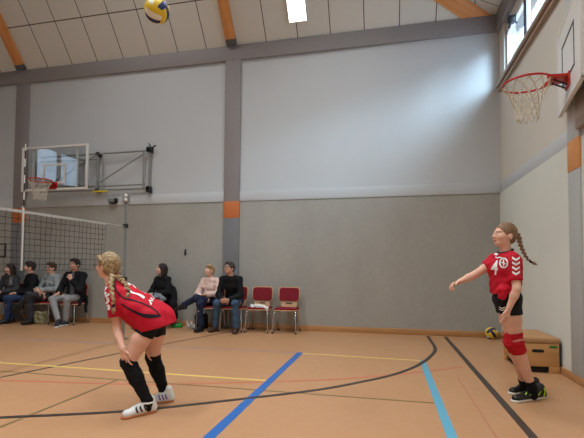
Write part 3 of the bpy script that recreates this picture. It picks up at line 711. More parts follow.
# --- upholstered chairs along the back wall
m_red = mat('dark_red_upholstery', (128, 20, 36), .85, var=.06, scale=60, bump=.25, bscale=260); m_ply = wood('beech_shell', (198, 158, 118), (214, 178, 140), 2, .7, .45)
def curved_panel(outline, th, curve, lean, base):
    """a panel in the xz plane, rounded outline, bowed backwards in the middle"""
    bm = bmesh.new(); prism(bm, outline, 0, th, lambda x, z, d: (x, d, z))
    es = [e for e in bm.edges]; bmesh.ops.triangulate(bm, faces=[f for f in bm.faces if len(f.verts) > 4])
    for _ in range(3): bmesh.ops.subdivide_edges(bm, edges=[e for e in bm.edges if e.calc_length() > .06], cuts=1); bmesh.ops.triangulate(bm, faces=bm.faces)
    for v in bm.verts: v.co.y += base - curve*(v.co.x/.2)**2 + lean*(v.co.z-.47)
    return bm
def make_chair(label, loc, group):
    t = thing('upholstered_chair', label, 'chair', loc, 0, group)
    bm = bmesh.new(); o = [(x, y) for x, y in rrect(.44, .42, .07)]; prism(bm, o, .425, .440); obj('seat_shell', bm, m_ply, t)
    bm = bmesh.new(); prism(bm, [(x, y) for x, y in rrect(.42, .40, .065)], .440, .470); 
    bmesh.ops.bevel(bm, geom=[e for e in bm.edges if abs(e.verts[0].co.z-.47) < .001 and abs(e.verts[1].co.z-.47) < .001], offset=.012, segments=3, affect='EDGES', profile=.5)
    obj('seat_pad', bm, m_red, t)
    out = [(.14, .445), (.150, .50), (.165, .55), (.195, .60), (.215, .68), (.215, .80), (.20, .845), (.17, .86)]
    out = out+[(-x, z) for x, z in out[::-1]]
    obj('back_shell', curved_panel(out, .013, .025, .14, .185), m_ply, t)
    pad = [(x, z+.715) for x, z in rrect(.385, .25, .05)]
    obj('back_pad', curved_panel(pad, .022, .025, .14, .163), m_red, t)
    bm = curved_panel([(x, z+.535) for x, z in rrect(.13, .018, .008, 3)], .004, .025, .14, .1815); obj('handle_slot', bm, m_dark, t)
    for sx in (-1, 1):
        l = obj('leg', tb([(sx*.15, -.12, .418), (sx*.195, -.175, .405), (sx*.205, -.19, .38), (sx*.222, -.215, .012)], .0125, 10), m_chrome, t)
        obj('foot_cap', tb([(sx*.2215, -.214, .03), (sx*.223, -.216, 0)], .017, 10), m_black, l)
        l = obj('leg', tb([(sx*.15, .10, .418), (sx*.185, .155, .405), (sx*.193, .17, .38), (sx*.212, .235, .012)], .0125, 10), m_chrome, t)
        obj('foot_cap', tb([(sx*.2115, .234, .03), (sx*.213, .236, 0)], .017, 10), m_black, l)
    isl('under_frame', tube(tb([(-.15, -.12, .418), (-.15, .10, .418)], .0125), [(.15, -.12, .418), (.15, .10, .418)], .0125), m_chrome, t)
    return t
YC = -.37; GRP = 'red upholstered chairs along the back wall'
cx = {k: aty(px, 310, YC-.1)[0] for k, px in dict(A=3, B=24, C=44, D=69, E=157, F=209, G=232.5, H=258, I=285.5).items()}
ch0 = make_chair('empty red chair with nothing on it, at the end of the row', (cx['I'], YC, 0), GRP)
dup(ch0, (cx['H'], YC, 0), 0, 'empty red chair with white cloth hanging over its seat')
for k, l in dict(A='red chair under the long-haired woman in a dark cardigan', B='red chair under the person in a black hoodie and blue jeans', C='red chair under the person in a light grey sweater', D='red chair under the man in a black coat and grey trousers',
                 E='red chair with a black coat over it under the dark-haired woman in black', F='red chair under the woman in a pink hoodie', G='red chair under the man in a black sweater and blue jeans').items():
    dup(ch0, (cx[k], YC, 0), 0, l)

# ================================================================== PEOPLE
def skinmat(name, rgb): return mat(name, rgb, .55, var=.04, scale=18, bump=.05, bscale=220)
m_skin = skinmat('fair_skin', (226, 176, 152)); m_skin2 = skinmat('warm_skin', (212, 160, 136))
m_lip = mat('lip', (196, 118, 108), .5); m_eye = mat('eye_white', (226, 222, 216), .3); m_iris = mat('iris', (52, 46, 44), .3)
def brow(name, rgb): return mat(name, rgb, .8)
def hairmat(name, c1, c2, fr=70.):
    def bld(nt, b):
        tc = _n(nt, 'ShaderNodeTexCoord'); L = nt.links.new; n1 = _n(nt, 'ShaderNodeTexNoise', Scale=fr, Detail=3., Distortion=1.2)
        r = _n(nt, 'ShaderNodeValToRGB'); r.color_ramp.elements[0].color = lin(c1); r.color_ramp.elements[1].color = lin(c2); r.color_ramp.elements[0].position = .35; r.color_ramp.elements[1].position = .65
        L(tc.outputs['Object'], n1.inputs['Vector']); L(n1.outputs['Fac'], r.inputs['Fac']); L(r.outputs['Color'], b.inputs['Base Color'])
        bp = _n(nt, 'ShaderNodeBump', Strength=.5, Distance=.01); L(n1.outputs['Fac'], bp.inputs['Height']); L(bp.outputs[0], b.inputs['Normal'])
    return node_mat(name, bld, .55, .35)
def fabric(name, rgb, rough=.85, var=.08, bump=.25, scale=14): return mat(name, rgb, rough, var=var, scale=scale, bump=bump, bscale=180, spec=.25)

def hframe(hf, hu=(0, 0, 1)):
    f = nrm(hf); l = nrm(np.cross(np.asarray(hu, float), f)); u = np.cross(f, l); return f, l, u
def add_head(s, c, hf, hu=(0, 0, 1), sc=1., k=.015):
    """skull, jaw, brow, nose, lips, ears; c is the middle of the skull, sc=1 is a 0.22 m head"""
    f, l, u = hframe(hf, hu); A = np.stack([l, f, u]); g = lambda a, b, d: c+sc*(a*l+b*f+d*u)
    s.ell(g(0, -.012, .022), np.array([.073, .094, .088])*sc, A, k)
    s.ell(g(0, .030, -.030), np.array([.060, .060, .078])*sc, A, .03*sc)
    s.cone(g(0, .040, -.062), g(0, .066, -.082), .036*sc, .024*sc, .025*sc, lat=l, ratio=1.2)
    s.cone(g(-.028, .082, .018), g(.028, .082, .018), .011*sc, .011*sc, .015*sc)
    s.cone(g(0, .088, .008), g(0, .110, -.024), .008*sc, .0125*sc, .010*sc)
    for a in (-1, 1):
        s.ell(g(a*.012, .098, -.027), np.array([.009, .010, .008])*sc, A, .008*sc)
        s.ell(g(a*.030, .098, -.002), np.array([.016, .014, .011])*sc, A, .010*sc, 's')
        s.ell(g(a*.030, .078, -.003), np.array([.013, .013, .013])*sc, A, .003)
        s.ell(g(a*.040, .064, -.028), np.array([.022, .022, .020])*sc, A, .02*sc)
        s.ell(g(a*.074, -.012, -.018), np.array([.009, .020, .031])*sc, A, .008*sc)
    s.ell(g(0, .088, -.053), np.array([.022, .014, .008])*sc, A, .006*sc); s.ell(g(0, .086, -.064), np.array([.019, .013, .008])*sc, A, .006*sc)
    return g, (f, l, u)
def face_colour(g, fr, sc, h):
    f, l, u = fr
    def fn(P):
        o = np.zeros(len(P), int); c = g(0, 0, 0); q = (P-c)/sc; a, b, d = q@l, q@f, q@u
        for sx in (-1, 1):
            e = np.hypot((a-sx*.030)/1.35, d+.003); o[(e < .0085+h*.2) & (b > .05)] = 2; o[(np.hypot(a-sx*.030, d+.003) < .0055+h*.1) & (b > .05)] = 3
            o[(np.abs(a-sx*.031) < .020) & (np.abs(d-.021+.1*(np.abs(a)-.03)**1) < .0035+h*.25) & (b > .06)] = 4
        o[(np.abs(a) < .024) & (np.abs(d+.0585) < .009) & (b > .082)] = 1
        return o
    return fn
def add_hand(s, w, d, n, side, sc=1., curl=.5, thumb=.6, spread=.0, k=.006):
    """w wrist, d direction of the hand, n way the palm faces, side = direction from little finger to thumb"""
    d = nrm(d); side = nrm(np.asarray(side)-np.dot(side, d)*d); n = nrm(np.cross(d, side)) if np.dot(np.cross(d, side), n) > 0 else -nrm(np.cross(d, side))
    s.cone(w-d*.01, w+d*.075*sc, .0165*sc, .0155*sc, .012, lat=side, ratio=2.3)
    L = (.062, .072, .078, .070)
    for i in range(4):
        o = (-.030+i*.020)*sc; p = w+d*.078*sc+side*o; a = curl*.55; sd = side*(i-1.5)*spread
        for j, (ln, r0, r1) in enumerate(((.42, .0092, .0086), (.33, .0086, .0080), (.25, .0080, .0068))):
            dd = nrm(d*math.cos(a)+n*math.sin(a)+sd); q = p+dd*L[i]*ln*1.15*sc; s.cone(p, q, r0*sc, r1*sc, .003); p = q; a += curl*.75
    p = w+d*.022*sc+side*.026*sc; dd = nrm(d*.75+side*.75+n*.25*thumb); q = p+dd*.042*sc; s.cone(p, q, .0125*sc, .0105*sc, .008)
    dd = nrm(d*.95+side*(.45-.5*thumb)+n*.5*thumb); s.cone(q, q+dd*.036*sc, .0102*sc, .008*sc, .003)
def limb(s, a, b, c, r, k=.02):
    """a two-bone limb with a muscle belly on each bone"""
    a, b, c = map(np.asarray, (a, b, c)); r0, r1, r2, r3 = r
    s.cone(a, a+(b-a)*.45, r0, r0*.97, k); s.cone(a+(b-a)*.45, b, r0*.97, r1, k)
    s.cone(b, b+(c-b)*.32, r1, r2, k); s.cone(b+(c-b)*.32, c, r2, r3, k)
def torso(s, J, e=0., sc=1., k=.04):
    lat = nrm(J['shL']-J['shR']); lath = nrm(J['hipL']-J['hipR']); w = J.get('waist', J['pel']*.5+J['chest']*.5)
    s.cone(J['pel'], w, .098*sc+e, .086*sc+e, k, lat=lath, ratio=1.42); s.cone(w, J['chest'], .086*sc+e, .100*sc+e, k, lat=lat, ratio=1.42)
    up = J['chest']*.35+J['neck']*.65; s.cone(J['chest'], up, .100*sc+e, .072*sc+e, k, lat=lat, ratio=1.5)
    s.cone(J['shL'], J['shR'], .050*sc+e, .050*sc+e, k)
def add_shoe(s, heel, toe, sc=1., h=.095, k=.02, w=.040):
    """heel and toe are floor points; up is +z unless the foot is lifted"""
    heel, toe = np.asarray(heel, float), np.asarray(toe, float); d = nrm(toe-heel); up = nrm(V(0, 0, 1)-d*d[2]); lat = np.cross(up, d); L = np.linalg.norm(toe-heel)
    s.cone(heel+d*.035+up*.036, toe-d*.045+up*.032, .036*sc, .032*sc, k, lat=lat, ratio=w/.036)
    s.cone(heel+d*.03+up*.045, heel+d*.05+up*h, .036*sc, .038*sc, k); s.cone(heel+d*.06+up*.075, heel+d*L*.62+up*.052, .036*sc, .030*sc, k, lat=lat, ratio=1.15)
    s.cut(heel, -up); return d, up, lat

def vdecal(name, target, polys, px, py, dep, m, parent, root, **kw):
    """artwork laid on the cloth from the side it faces; px, py, dep only say where on the garment"""
    d = nrm(_ray(px, py)); ux = nrm(np.cross(d, V(0, 0, 1))); uy = np.cross(ux, d)
    return decal(name, target, polys, atd(px, py, dep), ux, uy, m, parent, root, **kw)
def person(label, loc): return thing('person', label, 'person', loc)

m_jersey = fabric('red_jersey', (190, 18, 42), .75, .10, .2, 9); m_navy = fabric('dark_piping', (34, 18, 30), .8); m_wprint = mat('white_print', (236, 234, 232), .6); m_short = fabric('black_shorts', (20, 21, 25), .8); m_sock = fabric('black_sock', (18, 18, 20), .9); m_pad2 = fabric('red_knee_pad', (186, 26, 36), .9, .10, .4, 20)
m_lime = mat('lime_trim', (170, 220, 40), .5); m_shoeb = mat('black_shoe', (24, 27, 26), .45, var=.2, scale=30); m_shoew = mat('white_shoe', (228, 228, 224), .5, var=.05, scale=30); m_sole = mat('white_sole', (214, 208, 196), .6); m_gum = mat('gum_sole', (186, 120, 80), .6); m_lilacp = mat('lilac_trim', (120, 96, 170), .5)
m_hblond = hairmat('dark_blond_hair', (104, 76, 52), (150, 116, 84)); m_hgold = hairmat('golden_blond_hair', (116, 92, 60), (190, 166, 124), 60)
HB_ = .0062

def braid(parent, root, pts, r0, r1, m, n=14, name='braid', tail=.07):
    """three-strand look: lobes alternating left and right along the path, ending in a loose tuft"""
    P = [np.array(p, float) for p in spline3(pts, 12)]; D = np.concatenate([[0], np.cumsum([np.linalg.norm(b-a) for a, b in zip(P, P[1:])])]); Lt = D[-1]
    at = lambda s_: np.array([np.interp(s_, D, [p[i] for p in P]) for i in range(3)])
    s = SDF(.0042); side = nrm(np.cross(P[-1]-P[0], V(_f[0], _f[1], 0)))
    for i in range(n):
        t = (Lt-tail)*i/n; c = at(t); d = nrm(at(t+.02)-at(max(0, t-.01))); r = r0+(r1-r0)*i/n; sg = 1 if i % 2 else -1
        s.cone(c+side*sg*r*.55, c+d*(Lt-tail)/n*1.25-side*sg*r*.25, r*.85, r*.6, .003)
    s.cone(at(Lt-tail), at(Lt-tail*.45), r1*.8, r1*1.15, .006); s.cone(at(Lt-tail*.45), at(Lt), r1*1.15, .003, .006)
    o = s.build(name, m, parent, root=root)
    tie = SDF(.004); tie.cone(at(Lt-tail-.006), at(Lt-tail+.008), r1*.95, r1*.95, 0); tie.build('hair_tie', m_navy, o, root=root); return o
def spline3(P, n=8):
    P = [np.array(p, float) for p in P]; P = [2*P[0]-P[1]]+P+[2*P[-1]-P[-2]]; o = []
    for i in range(1, len(P)-2):
        for k in range(n):
            t = k/n; a, b, c, d = P[i-1:i+3]; o.append(.5*((2*b)+(c-a)*t+(2*a-5*b+4*c-d)*t*t+(3*b-a-3*c+d)*t**3))
    return o+[P[-2]]
def chevrons(n, w, h, gap, th):
    out = []
    for i in range(n):
        y = -i*gap; out += [[(-w/2, y), (0, y-h), (0, y-h-th), (-w/2, y-th)], [(0, y-h), (w/2, y), (w/2, y-th), (0, y-h-th)]]
    return out
def stripe_polys(pts, w):
    out = []; pts = [np.array(p, float) for p in pts]
    nn = []
    for i in range(len(pts)):
        d = nrm(pts[min(i+1, len(pts)-1)]-pts[max(i-1, 0)]); nn.append(np.array([-d[1], d[0]]))
    ws = w if isinstance(w, (list, tuple)) else [w]*len(pts)
    for i in range(len(pts)-1): out.append([tuple(pts[i]+nn[i]*ws[i]/2), tuple(pts[i]-nn[i]*ws[i]/2), tuple(pts[i+1]-nn[i+1]*ws[i+1]/2), tuple(pts[i+1]+nn[i+1]*ws[i+1]/2)])
    return out
def ROT(P, a): return [[(x*math.cos(a)-y*math.sin(a), x*math.sin(a)+y*math.cos(a)) for x, y in q] for q in P]
def pix_polys(pts, org, dep, w):
    """a stroke given by photo points, laid in the plane facing the camera at depth dep, as 2-D metres about org"""
    return stripe_polys([((px-org[0])*dep/FPX, -(py-org[1])*dep/FPX) for px, py in pts], w)
SX, SY = _r, _u       # directions across and up the picture, for printing on the side of a shirt that faces the camera

# ------------------------------------------------------------------ girl on the right: number 4, arm held out, plaited ponytail
F1 = fl(531, 400.5); F2 = fl(521, 394)
root = person('player in red jersey 4 with flying plaited ponytail, one arm held out, red knee pads', (F1[0], F1[1], 0))
D0 = float((F1-CP)@_f)
J = dict(pel=atd(506.5, 296, D0), hipL=atd(510, 301, D0-.05), hipR=atd(505, 300, D0+.06), chest=atd(504, 268, D0), neck=atd(505, 252.5, D0+.0),
         shL=atd(513, 261.5, D0-.12), shR=atd(496, 261, D0+.12), knL=atd(515.5, 342, D0-.05), knR=atd(513, 341.5, D0+.06), elL=atd(517, 289, D0-.20), wrL=atd(508.5, 309, D0-.17),
         elR=atd(473.5, 275.5, D0+.12), wrR=atd(459, 282, D0+.07), head=atd(504.6, 235.0, D0))
J['waist'] = atd(505, 282, D0)
J['anL'] = atd(532.5, 389, D0); J['anR'] = atd(525, 386, float((F2-CP)@_f))
hf = nrm(-_r*.985+_f*(-.10)+V(0, 0, .08)); HS = 1.0
s = SDF(HB_)
torso(s, J, -.012, .90)
s.cone(J['neck']-V(0, 0, .02), J['head']+V(0, 0, -.06)-hf*.005, .047, .046, .03)
g, fr = add_head(s, J['head'], hf, sc=HS)
limb(s, J['hipL'], J['knL'], J['anL'], (.078, .050, .052, .033)); limb(s, J['hipR'], J['knR'], J['anR'], (.078, .050, .052, .033))
limb(s, J['shL'], J['elL'], J['wrL'], (.043, .034, .034, .023)); limb(s, J['shR'], J['elR'], J['wrR'], (.043, .034, .034, .023))
for a in ('L', 'R'): s.cone(J['an'+a], J['an'+a]-V(0, 0, .05), .034, .03, .02)
add_hand(s, J['wrL'], nrm(atd(506.5, 318, D0-.17)-J['wrL']), -_r*.6+_f*.8, -_r*.85-_f*.5, .90, .45, .5, .07)
add_hand(s, J['wrR'], nrm(atd(449, 285.5, D0+.05)-J['wrR']), V(0, 0, -1)+.3*_f, -_f*.9+V(0, 0, .3), .90, 1.05, .8)
s.build('body', [m_skin, m_lip, m_eye, m_iris, brow('brow_brown', (150, 112, 88))], root, face_colour(g, fr, HS, HB_), root=root)
f, l, u = fr
# hair: combed back tight, gathered at the crown of the nape
h = SDF(.005); A_ = np.stack([l, f, u])
h.ell(g(0, -.017, .024), np.array([.080, .099, .096])*HS, A_, 0); h.ell(g(0, -.050, -.030), np.array([.062, .050, .052])*HS, A_, .02)
h.cut(g(0, .068, .050), nrm(f*1.0-u*.50)); h.cut(g(0, .010, -.045), nrm(f*.62-u*.78))
for a in (-1, 1): h.ell(g(a*.085, .0, -.028), np.array([.022, .030, .034])*HS, A_, .006, 's')
hair = h.build('hair', m_hblond, root, root=root)
bpts = [atd(515.5, 234.5, D0+.01), atd(518.5, 236.5, D0+.0), atd(520, 243, D0-.01), atd(522.5, 250, D0-.02), atd(526.5, 257.5, D0-.02), atd(531, 262, D0-.02), atd(537.5, 264.8, D0-.02)]
braid(hair, root, bpts, .021, .011, m_hblond, 16)
# jersey, loose over the hips, tied in a knot at the front
j = SDF(.0062); torso(j, J, .020, .93); lat = nrm(J['shL']-J['shR'])
j.cone(J['waist'], atd(506.5, 297, D0), .108, .112, .04, lat=lat, ratio=1.35)
for a, t_ in (('L', .62), ('R', .40)): j.cone(J['sh'+a], J['sh'+a]+(J['el'+a]-J['sh'+a])*t_*1.15, .064, .062, .03, cb=True)
j.cut(atd(509, 290.5, D0), nrm(-_u+.22*_r)); j.cut(J['neck']+V(0, 0, .018)-hf*.02, nrm(V(0, 0, 1)+hf*.35))
j.ell(atd(503, 288.5, D0-.12), (.045, .030, .035), None, .03)
jer = None
# the knot hangs below the hem, so it is a lump of its own
jer = j.build('jersey', m_jersey, root, noise=wrinkle(.0042, 42, 3), root=root)
kn = SDF(.006); kn.ell(atd(502.5, 294, D0-.125), (.036, .034, .052), None, .0); kn.ell(atd(505, 290.5, D0-.12), (.05, .035, .030), None, .02); kn.ell(atd(501, 289.5, D0-.12), (.035, .03, .025), None, .02); kn.build('jersey_knot', m_jersey, jer, noise=wrinkle(.008, 75, 5), root=root)
c_ = SDF(.005); nk = J['neck']+V(0, 0, .012)-hf*.005
for i in range(20):
    a = 2*PI*i/20; b = 2*PI*(i+1)/20; q = lambda t: nk+(lat*math.cos(t)*.066+hf*math.sin(t)*.060)+V(0, 0, -.022)*math.sin(t)
    c_.cone(q(a), q(b), .009, .009, .002)
c_.build('collar', m_navy, jer, root=root)
dp = D0-.1
vdecal('jersey_number', jer, ROT([[(x*.62, y) for x, y in q] for q in text_polys('4', .135)], -.10), 494.8, 268.2, D0, m_wprint, jer, root)
cr = [(.030*math.cos(2*PI*k/16), .042*math.sin(2*PI*k/16)) for k in range(16)]
vdecal('club_crest', jer, stripe_polys(cr+cr[:2], .011)+stripe_polys([(0, .03), (0, -.03)], .010)+stripe_polys([(-.016, .005), (.016, -.008)], .010), 503.8, 263, D0, m_wprint, jer, root)
vdecal('small_print', jer, stripe_polys([(-.026, .004), (-.008, -.005), (.010, .0), (.026, -.004)], .011), 498.6, 257.4, D0, m_wprint, jer, root)
vdecal('sleeve_chevrons', jer, chevrons(4, .056, .020, .041, .020), 515.8, 256.6, D0-.2, m_wprint, jer, root)
vdecal('shoulder_mark', jer, chevrons(1, .03, .01, .03, .018), 496.5, 252.6, D0, m_wprint, jer, root)
for px in (511.5, 519.6): pass
# shorts
b_ = SDF(.0062); lath = nrm(J['hipL']-J['hipR'])
b_.cone(J['pel']+V(0, 0, .06), J['pel']-V(0, 0, .02), .103, .110, .03, lat=lath, ratio=1.35)
for a in ('L', 'R'): b_.cone(J['hip'+a], J['hip'+a]+(J['kn'+a]-J['hip'+a])*.34, .094, .088, .04)
b_.cut(atd(509, 313.5, D0), nrm(-_u+.05*_r)); sh = b_.build('shorts', m_short, root, noise=wrinkle(.003, 40, 8), root=root)
vdecal('shorts_mark', sh, chevrons(2, .05, .012, .018, .008), 502.3, 306.5, D0, m_wprint, sh, root)
# knee pads, socks, shoes
for a in ('L', 'R'):
    d1 = nrm(J['kn'+a]-J['hip'+a]); d2 = nrm(J['an'+a]-J['kn'+a]); k_ = J['kn'+a]
    p = SDF(.006); p.cone(k_-d1*.085, k_, .070, .066, .02, ca=True); p.cone(k_, k_+d2*.105, .066, .064, .02, cb=True); p.ell(k_+hf*.030, (.058, .058, .085), None, .02)
    pad = p.build('knee_pad', m_pad2, root, noise=wrinkle(.003, 70, 4), root=root)
    if a == 'L': vdecal('pad_logo', pad, stripe_polys([(-.045, -.010), (0, .006), (.045, .016)], [.012, .022, .012]), 518.5, 341, D0-.2, mat('faded_pink_print', (204, 128, 120), .7), pad, root)
    p = SDF(.006); p.cone(J['an'+a]-V(0, 0, .055), J['an'+a]-d2*.005, .046, .046, .02, cb=False); p.cone(J['an'+a]-d2*.02, J['an'+a]+(-d2)*.085, .045, .047, .01, cb=True); p.build('sock', m_sock, root, root=root)
for a, heel, toe in (('L', fl(544, 397.5), fl(512.5, 402.8)), ('R', fl(538.5, 390.5), fl(509.5, 394.8))):
    q = SDF(.005); d, up, la = add_shoe(q, heel, toe, 1.05, .10); so_ = q.build('shoe', m_shoeb, root, root=root)
    q = SDF(.005); q.cone(heel+d*.04+up*.012, toe-d*.04+up*.012, .043, .041, .01, lat=la, ratio=1.0); q.cut(heel+up*.0, -up); q.cut(heel+up*.024, up); q.build('sole', m_sole, so_, root=root)
    if a == 'L':
        o_ = heel+d*.5*np.linalg.norm(toe-heel)+up*.05
        decal('swoosh', so_, stripe_polys([(.085, .030), (.05, .0), (.02, -.012), (-.01, -.006), (-.055, .018)], [.004, .016, .024, .018, .004]), o_+_r*.035-_f*.0, _r, _u, m_lime, so_, root)
        decal('heel_tab', so_, stripe_polys([(.0, -.02), (.012, .02), (.008, .058)], [.022, .016, .012]), heel+d*.045+up*.05, _r, _u, m_lime, so_, root)
        decal('laces', so_, [p for i in range(4) for p in stripe_polys([(-.012-i*.016, .050-i*.011), (.006-i*.016, .062-i*.011)], .006)], o_+_r*.0, _r, _u, m_lime, so_, root)

# ------------------------------------------------------------------ girl on the left: bent forward, hands on her knees, two plaits
G1 = fl(147, 413.5); G2 = fl(164.5, 401.5); E1 = float((G1-CP)@_f); E2 = float((G2-CP)@_f); E0 = (E1+E2)/2-.02
root = person('player in red jersey bent forward with hands on knees, long black socks, white shoes', (G1[0], G1[1], 0))
J = dict(pel=atd(154, 315, E0), hipL=atd(150.5, 322, E0-.08), hipR=atd(157, 320, E0+.08), waist=atd(140, 306, E0+.03), chest=atd(124.5, 297.5, E0+.08), neck=atd(111.5, 285.5, E0+.11),
         shL=atd(114.0, 295.5, E0-.05), shR=atd(121, 287.5, E0+.22), knL=atd(128.5, 362, E1-.0), knR=atd(153, 357, E2-.02), elL=atd(117.5, 331, E0-.08), wrL=atd(123, 349.5, E1-.05),
         elR=atd(139, 322, E0+.25), wrR=atd(146, 345, E2-.06), head=atd(107.8, 265.5, E0+.13), anL=atd(147.5, 401, E1), anR=atd(164, 391, E2))
hf = nrm(-_r*.93+_f*.36+V(0, 0, .02)); HS = .98
s = SDF(HB_); torso(s, J, -.012, .92)
s.cone(J['neck'], J['head']+V(0, 0, -.05)-hf*.01, .046, .048, .03); g, fr = add_head(s, J['head'], hf, nrm(V(0, 0, 1)-.12*hf), HS); f, l, u = fr
limb(s, J['hipL'], J['knL'], J['anL'], (.078, .052, .052, .033)); limb(s, J['hipR'], J['knR'], J['anR'], (.078, .052, .052, .033))
limb(s, J['shL'], J['elL'], J['wrL'], (.041, .033, .033, .022)); limb(s, J['shR'], J['elR'], J['wrR'], (.041, .033, .033, .022))
for a in ('L', 'R'): s.cone(J['an'+a], J['an'+a]-V(0, 0, .05), .034, .03, .02)
add_hand(s, J['wrL'], nrm(atd(125, 361, E1-.06)-J['wrL']), _f*.7+_r*.5, _r*.75-_f*.35, .90, .35, .3, .10)
add_hand(s, J['wrR'], nrm(atd(147.5, 356, E2-.06)-J['wrR']), _r*.7+_f*.3, -_f*.8+_r*.3, .90, .35, .3, .10)
s.build('body', [m_skin, m_lip, m_eye, m_iris, MATS['brow_brown']], root, face_colour(g, fr, HS, HB_), root=root)
h = SDF(.005); A_ = np.stack([l, f, u])
h.ell(g(0, -.018, .026), np.array([.084, .102, .100])*HS, A_, 0); h.ell(g(0, -.050, -.035), np.array([.074, .052, .060])*HS, A_, .03)
h.cut(g(0, .072, .030), nrm(f*1.0-u*.35)); h.cut(g(0, .030, -.070), nrm(f*.55-u*.8))
# raised plaits lying on the scalp, one each side of a parting
for a in (-1, 1):
    for i in range(11):
        t_ = i/10; b = .070-.16*t_; d_ = .075-.13*t_**1.6; lx = a*(.030+.045*math.sin(PI*min(1, t_*1.1))); h.ell(g(lx+a*.006*(-1)**i, b, d_), np.array([.021, .019, .019])*HS, A_, .004)
hair = h.build('hair', m_hgold, root, noise=wrinkle(.0022, 190, 2), root=root)
braid(hair, root, [atd(112.5, 275, E0-.02), atd(111, 284, E0-.10), atd(112.5, 295, E0-.155), atd(113.5, 304, E0-.165), atd(113.5, 314.5, E0-.165)], .021, .014, m_hgold, 13)
braid(hair, root, [atd(118, 276, E0+.05), atd(123, 281.5, E0+.02), atd(127, 286, E0-.02), atd(128.3, 291, E0-.055), atd(127.5, 299, E0-.105)], .021, .014, m_hgold, 10)
gl = SDF(.0035)
for a in (-1, 1):
    for i in range(12):
        q = lambda t: g(a*.033+.026*math.cos(t), .098-.006*abs(math.cos(t)), -.002+.020*math.sin(t)); gl.cone(q(2*PI*i/12), q(2*PI*(i+1)/12), .0030, .0030, 0)
    gl.cone(g(a*.060, .094, .003), g(a*.079, -.005, .0), .0035, .0035, 0)
gl.cone(g(-.01, .10, .003), g(.01, .10, .003), .003, .003, 0); gl.build('glasses', m_iris, root, root=root)
# jersey hanging loose from the bent back
j = SDF(.0062); lat = nrm(J['shL']-J['shR']); torso(j, J, .018, .95)
j.chain([atd(124, 300, E0+.05), atd(139, 309.5, E0+.02), atd(156, 322, E0), atd(159.5, 331, E0-.01)], (.112, .132, .152, .158), .04, lat=lat, ratio=1.28)
for a, t_ in (('L', .60), ('R', .62)): j.cone(J['sh'+a], J['sh'+a]+(J['el'+a]-J['sh'+a])*t_, .060, .066, .03, cb=True)
j.cut(atd(155, 327.0, E0), nrm(-_u+.26*_r)); j.cut(J['neck']+nrm(J['neck']-J['chest'])*.005, nrm(nrm(J['neck']-J['chest'])+V(0, 0, .5)))
jer = j.build('jersey', m_jersey, root, noise=wrinkle(.005, 30, 7), root=root)
ax_ = nrm((atd(152, 307, 1)-atd(126, 287, 1)))                      # along the spine in the picture
dn = nrm(J['pel']-J['neck'])
bk = nrm(np.cross(lat, dn)); bk = bk if bk[2] > 0 else -bk           # out of the back
o_ = J['chest']*.55+J['waist']*.45+bk*.05
decal('jersey_number', jer, [[(x*.75, y) for x, y in q] for q in text_polys('17', .215)], o_+lat*.045, lat*-1 if np.dot(np.cross(-dn, -lat), bk) < 0 else lat, -dn, m_wprint, jer, root)
o_ = J['waist']*.55+J['pel']*.45+bk*.05
decal('club_print', jer, [p for i in range(4) for p in stripe_polys([(-.09+i*.06, -.015), (-.07+i*.06, .02), (-.05+i*.06, -.01)], .018)], o_+lat*.02, lat*-1 if np.dot(np.cross(-dn, -lat), bk) < 0 else lat, -dn, m_wprint, jer, root)
org = (130, 300); oo = atd(org[0], org[1], E0)
pw = lambda P, w: vdecal('side_piping', jer, pix_polys(P, org, E0*1.03, w), org[0], org[1], E0, m_navy, jer, root)
pw([(116.2, 281.5), (115.8, 286), (117.5, 291), (121, 295.5), (125, 298.5), (131, 300), (140, 303), (147, 306.5), (152, 310), (156.5, 315)], [.012, .012, .012, .012, .012, .012, .011, .011, .012, .010])
pw([(122.5, 303.5), (129, 308), (136, 311.8), (142, 314.6), (149, 315.4), (157, 315.2)], [.010, .013, .019, .028, .034, .016])
for pts_ in ([(106.8, 286.5), (103.8, 291.5), (106.5, 294)], [(104.2, 293), (106.5, 296.5), (109, 294)], [(107.5, 297.5), (108.3, 301), (106.3, 303.5)], [(108, 304.5), (109.3, 307), (108.7, 309.5)]):
    vdecal('sleeve_chevrons', jer, pix_polys(pts_, (107, 297), E0, .020), 107, 297, E0-.10, m_wprint, jer, root)
c_ = SDF(.005); nk = J['neck']+nrm(J['neck']-J['chest'])*.0; hf2 = nrm(np.cross(lat, nrm(J['neck']-J['chest'])))
for i in range(20):
    q = lambda t: nk+lat*math.cos(t)*.066+hf2*math.sin(t)*.062
    c_.cone(q(2*PI*i/20), q(2*PI*(i+1)/20), .009, .009, .002)
c_.build('collar', m_navy, jer, root=root)
b_ = SDF(.0062); lath = nrm(J['hipL']-J['hipR']); b_.cone(J['pel']-_r*.0, J['pel']-V(0, 0, .03), .096, .100, .03, lat=lath, ratio=1.3)
for a, t_ in (('L', .32), ('R', .34)): b_.cone(J['hip'+a]+(J['kn'+a]-J['hip'+a])*.10, J['hip'+a]+(J['kn'+a]-J['hip'+a])*t_, .080, .084, .03, cb=True)
b_.build('shorts', m_short, root, noise=wrinkle(.003, 40, 2), root=root)
for a in ('L', 'R'):
    d1 = nrm(J['kn'+a]-J['hip'+a]); d2 = nrm(J['an'+a]-J['kn'+a]); k_ = J['kn'+a]
    p = SDF(.006); p.cone(k_-d1*.025, k_, .062, .062, .02, ca=True); p.cone(k_, k_+d2*.14, .062, .060, .02); p.cone(k_+d2*.12, J['an'+a], .061, .041, .02); p.cone(J['an'+a], J['an'+a]-V(0, 0, .05), .041, .038, .02)
    p.cone(k_-d1*.01+hf*.018, k_+d2*.15+hf*.012, .052, .046, .02); p.build('knee_sock', m_sock, root, noise=wrinkle(.0015, 70, 4), root=root)
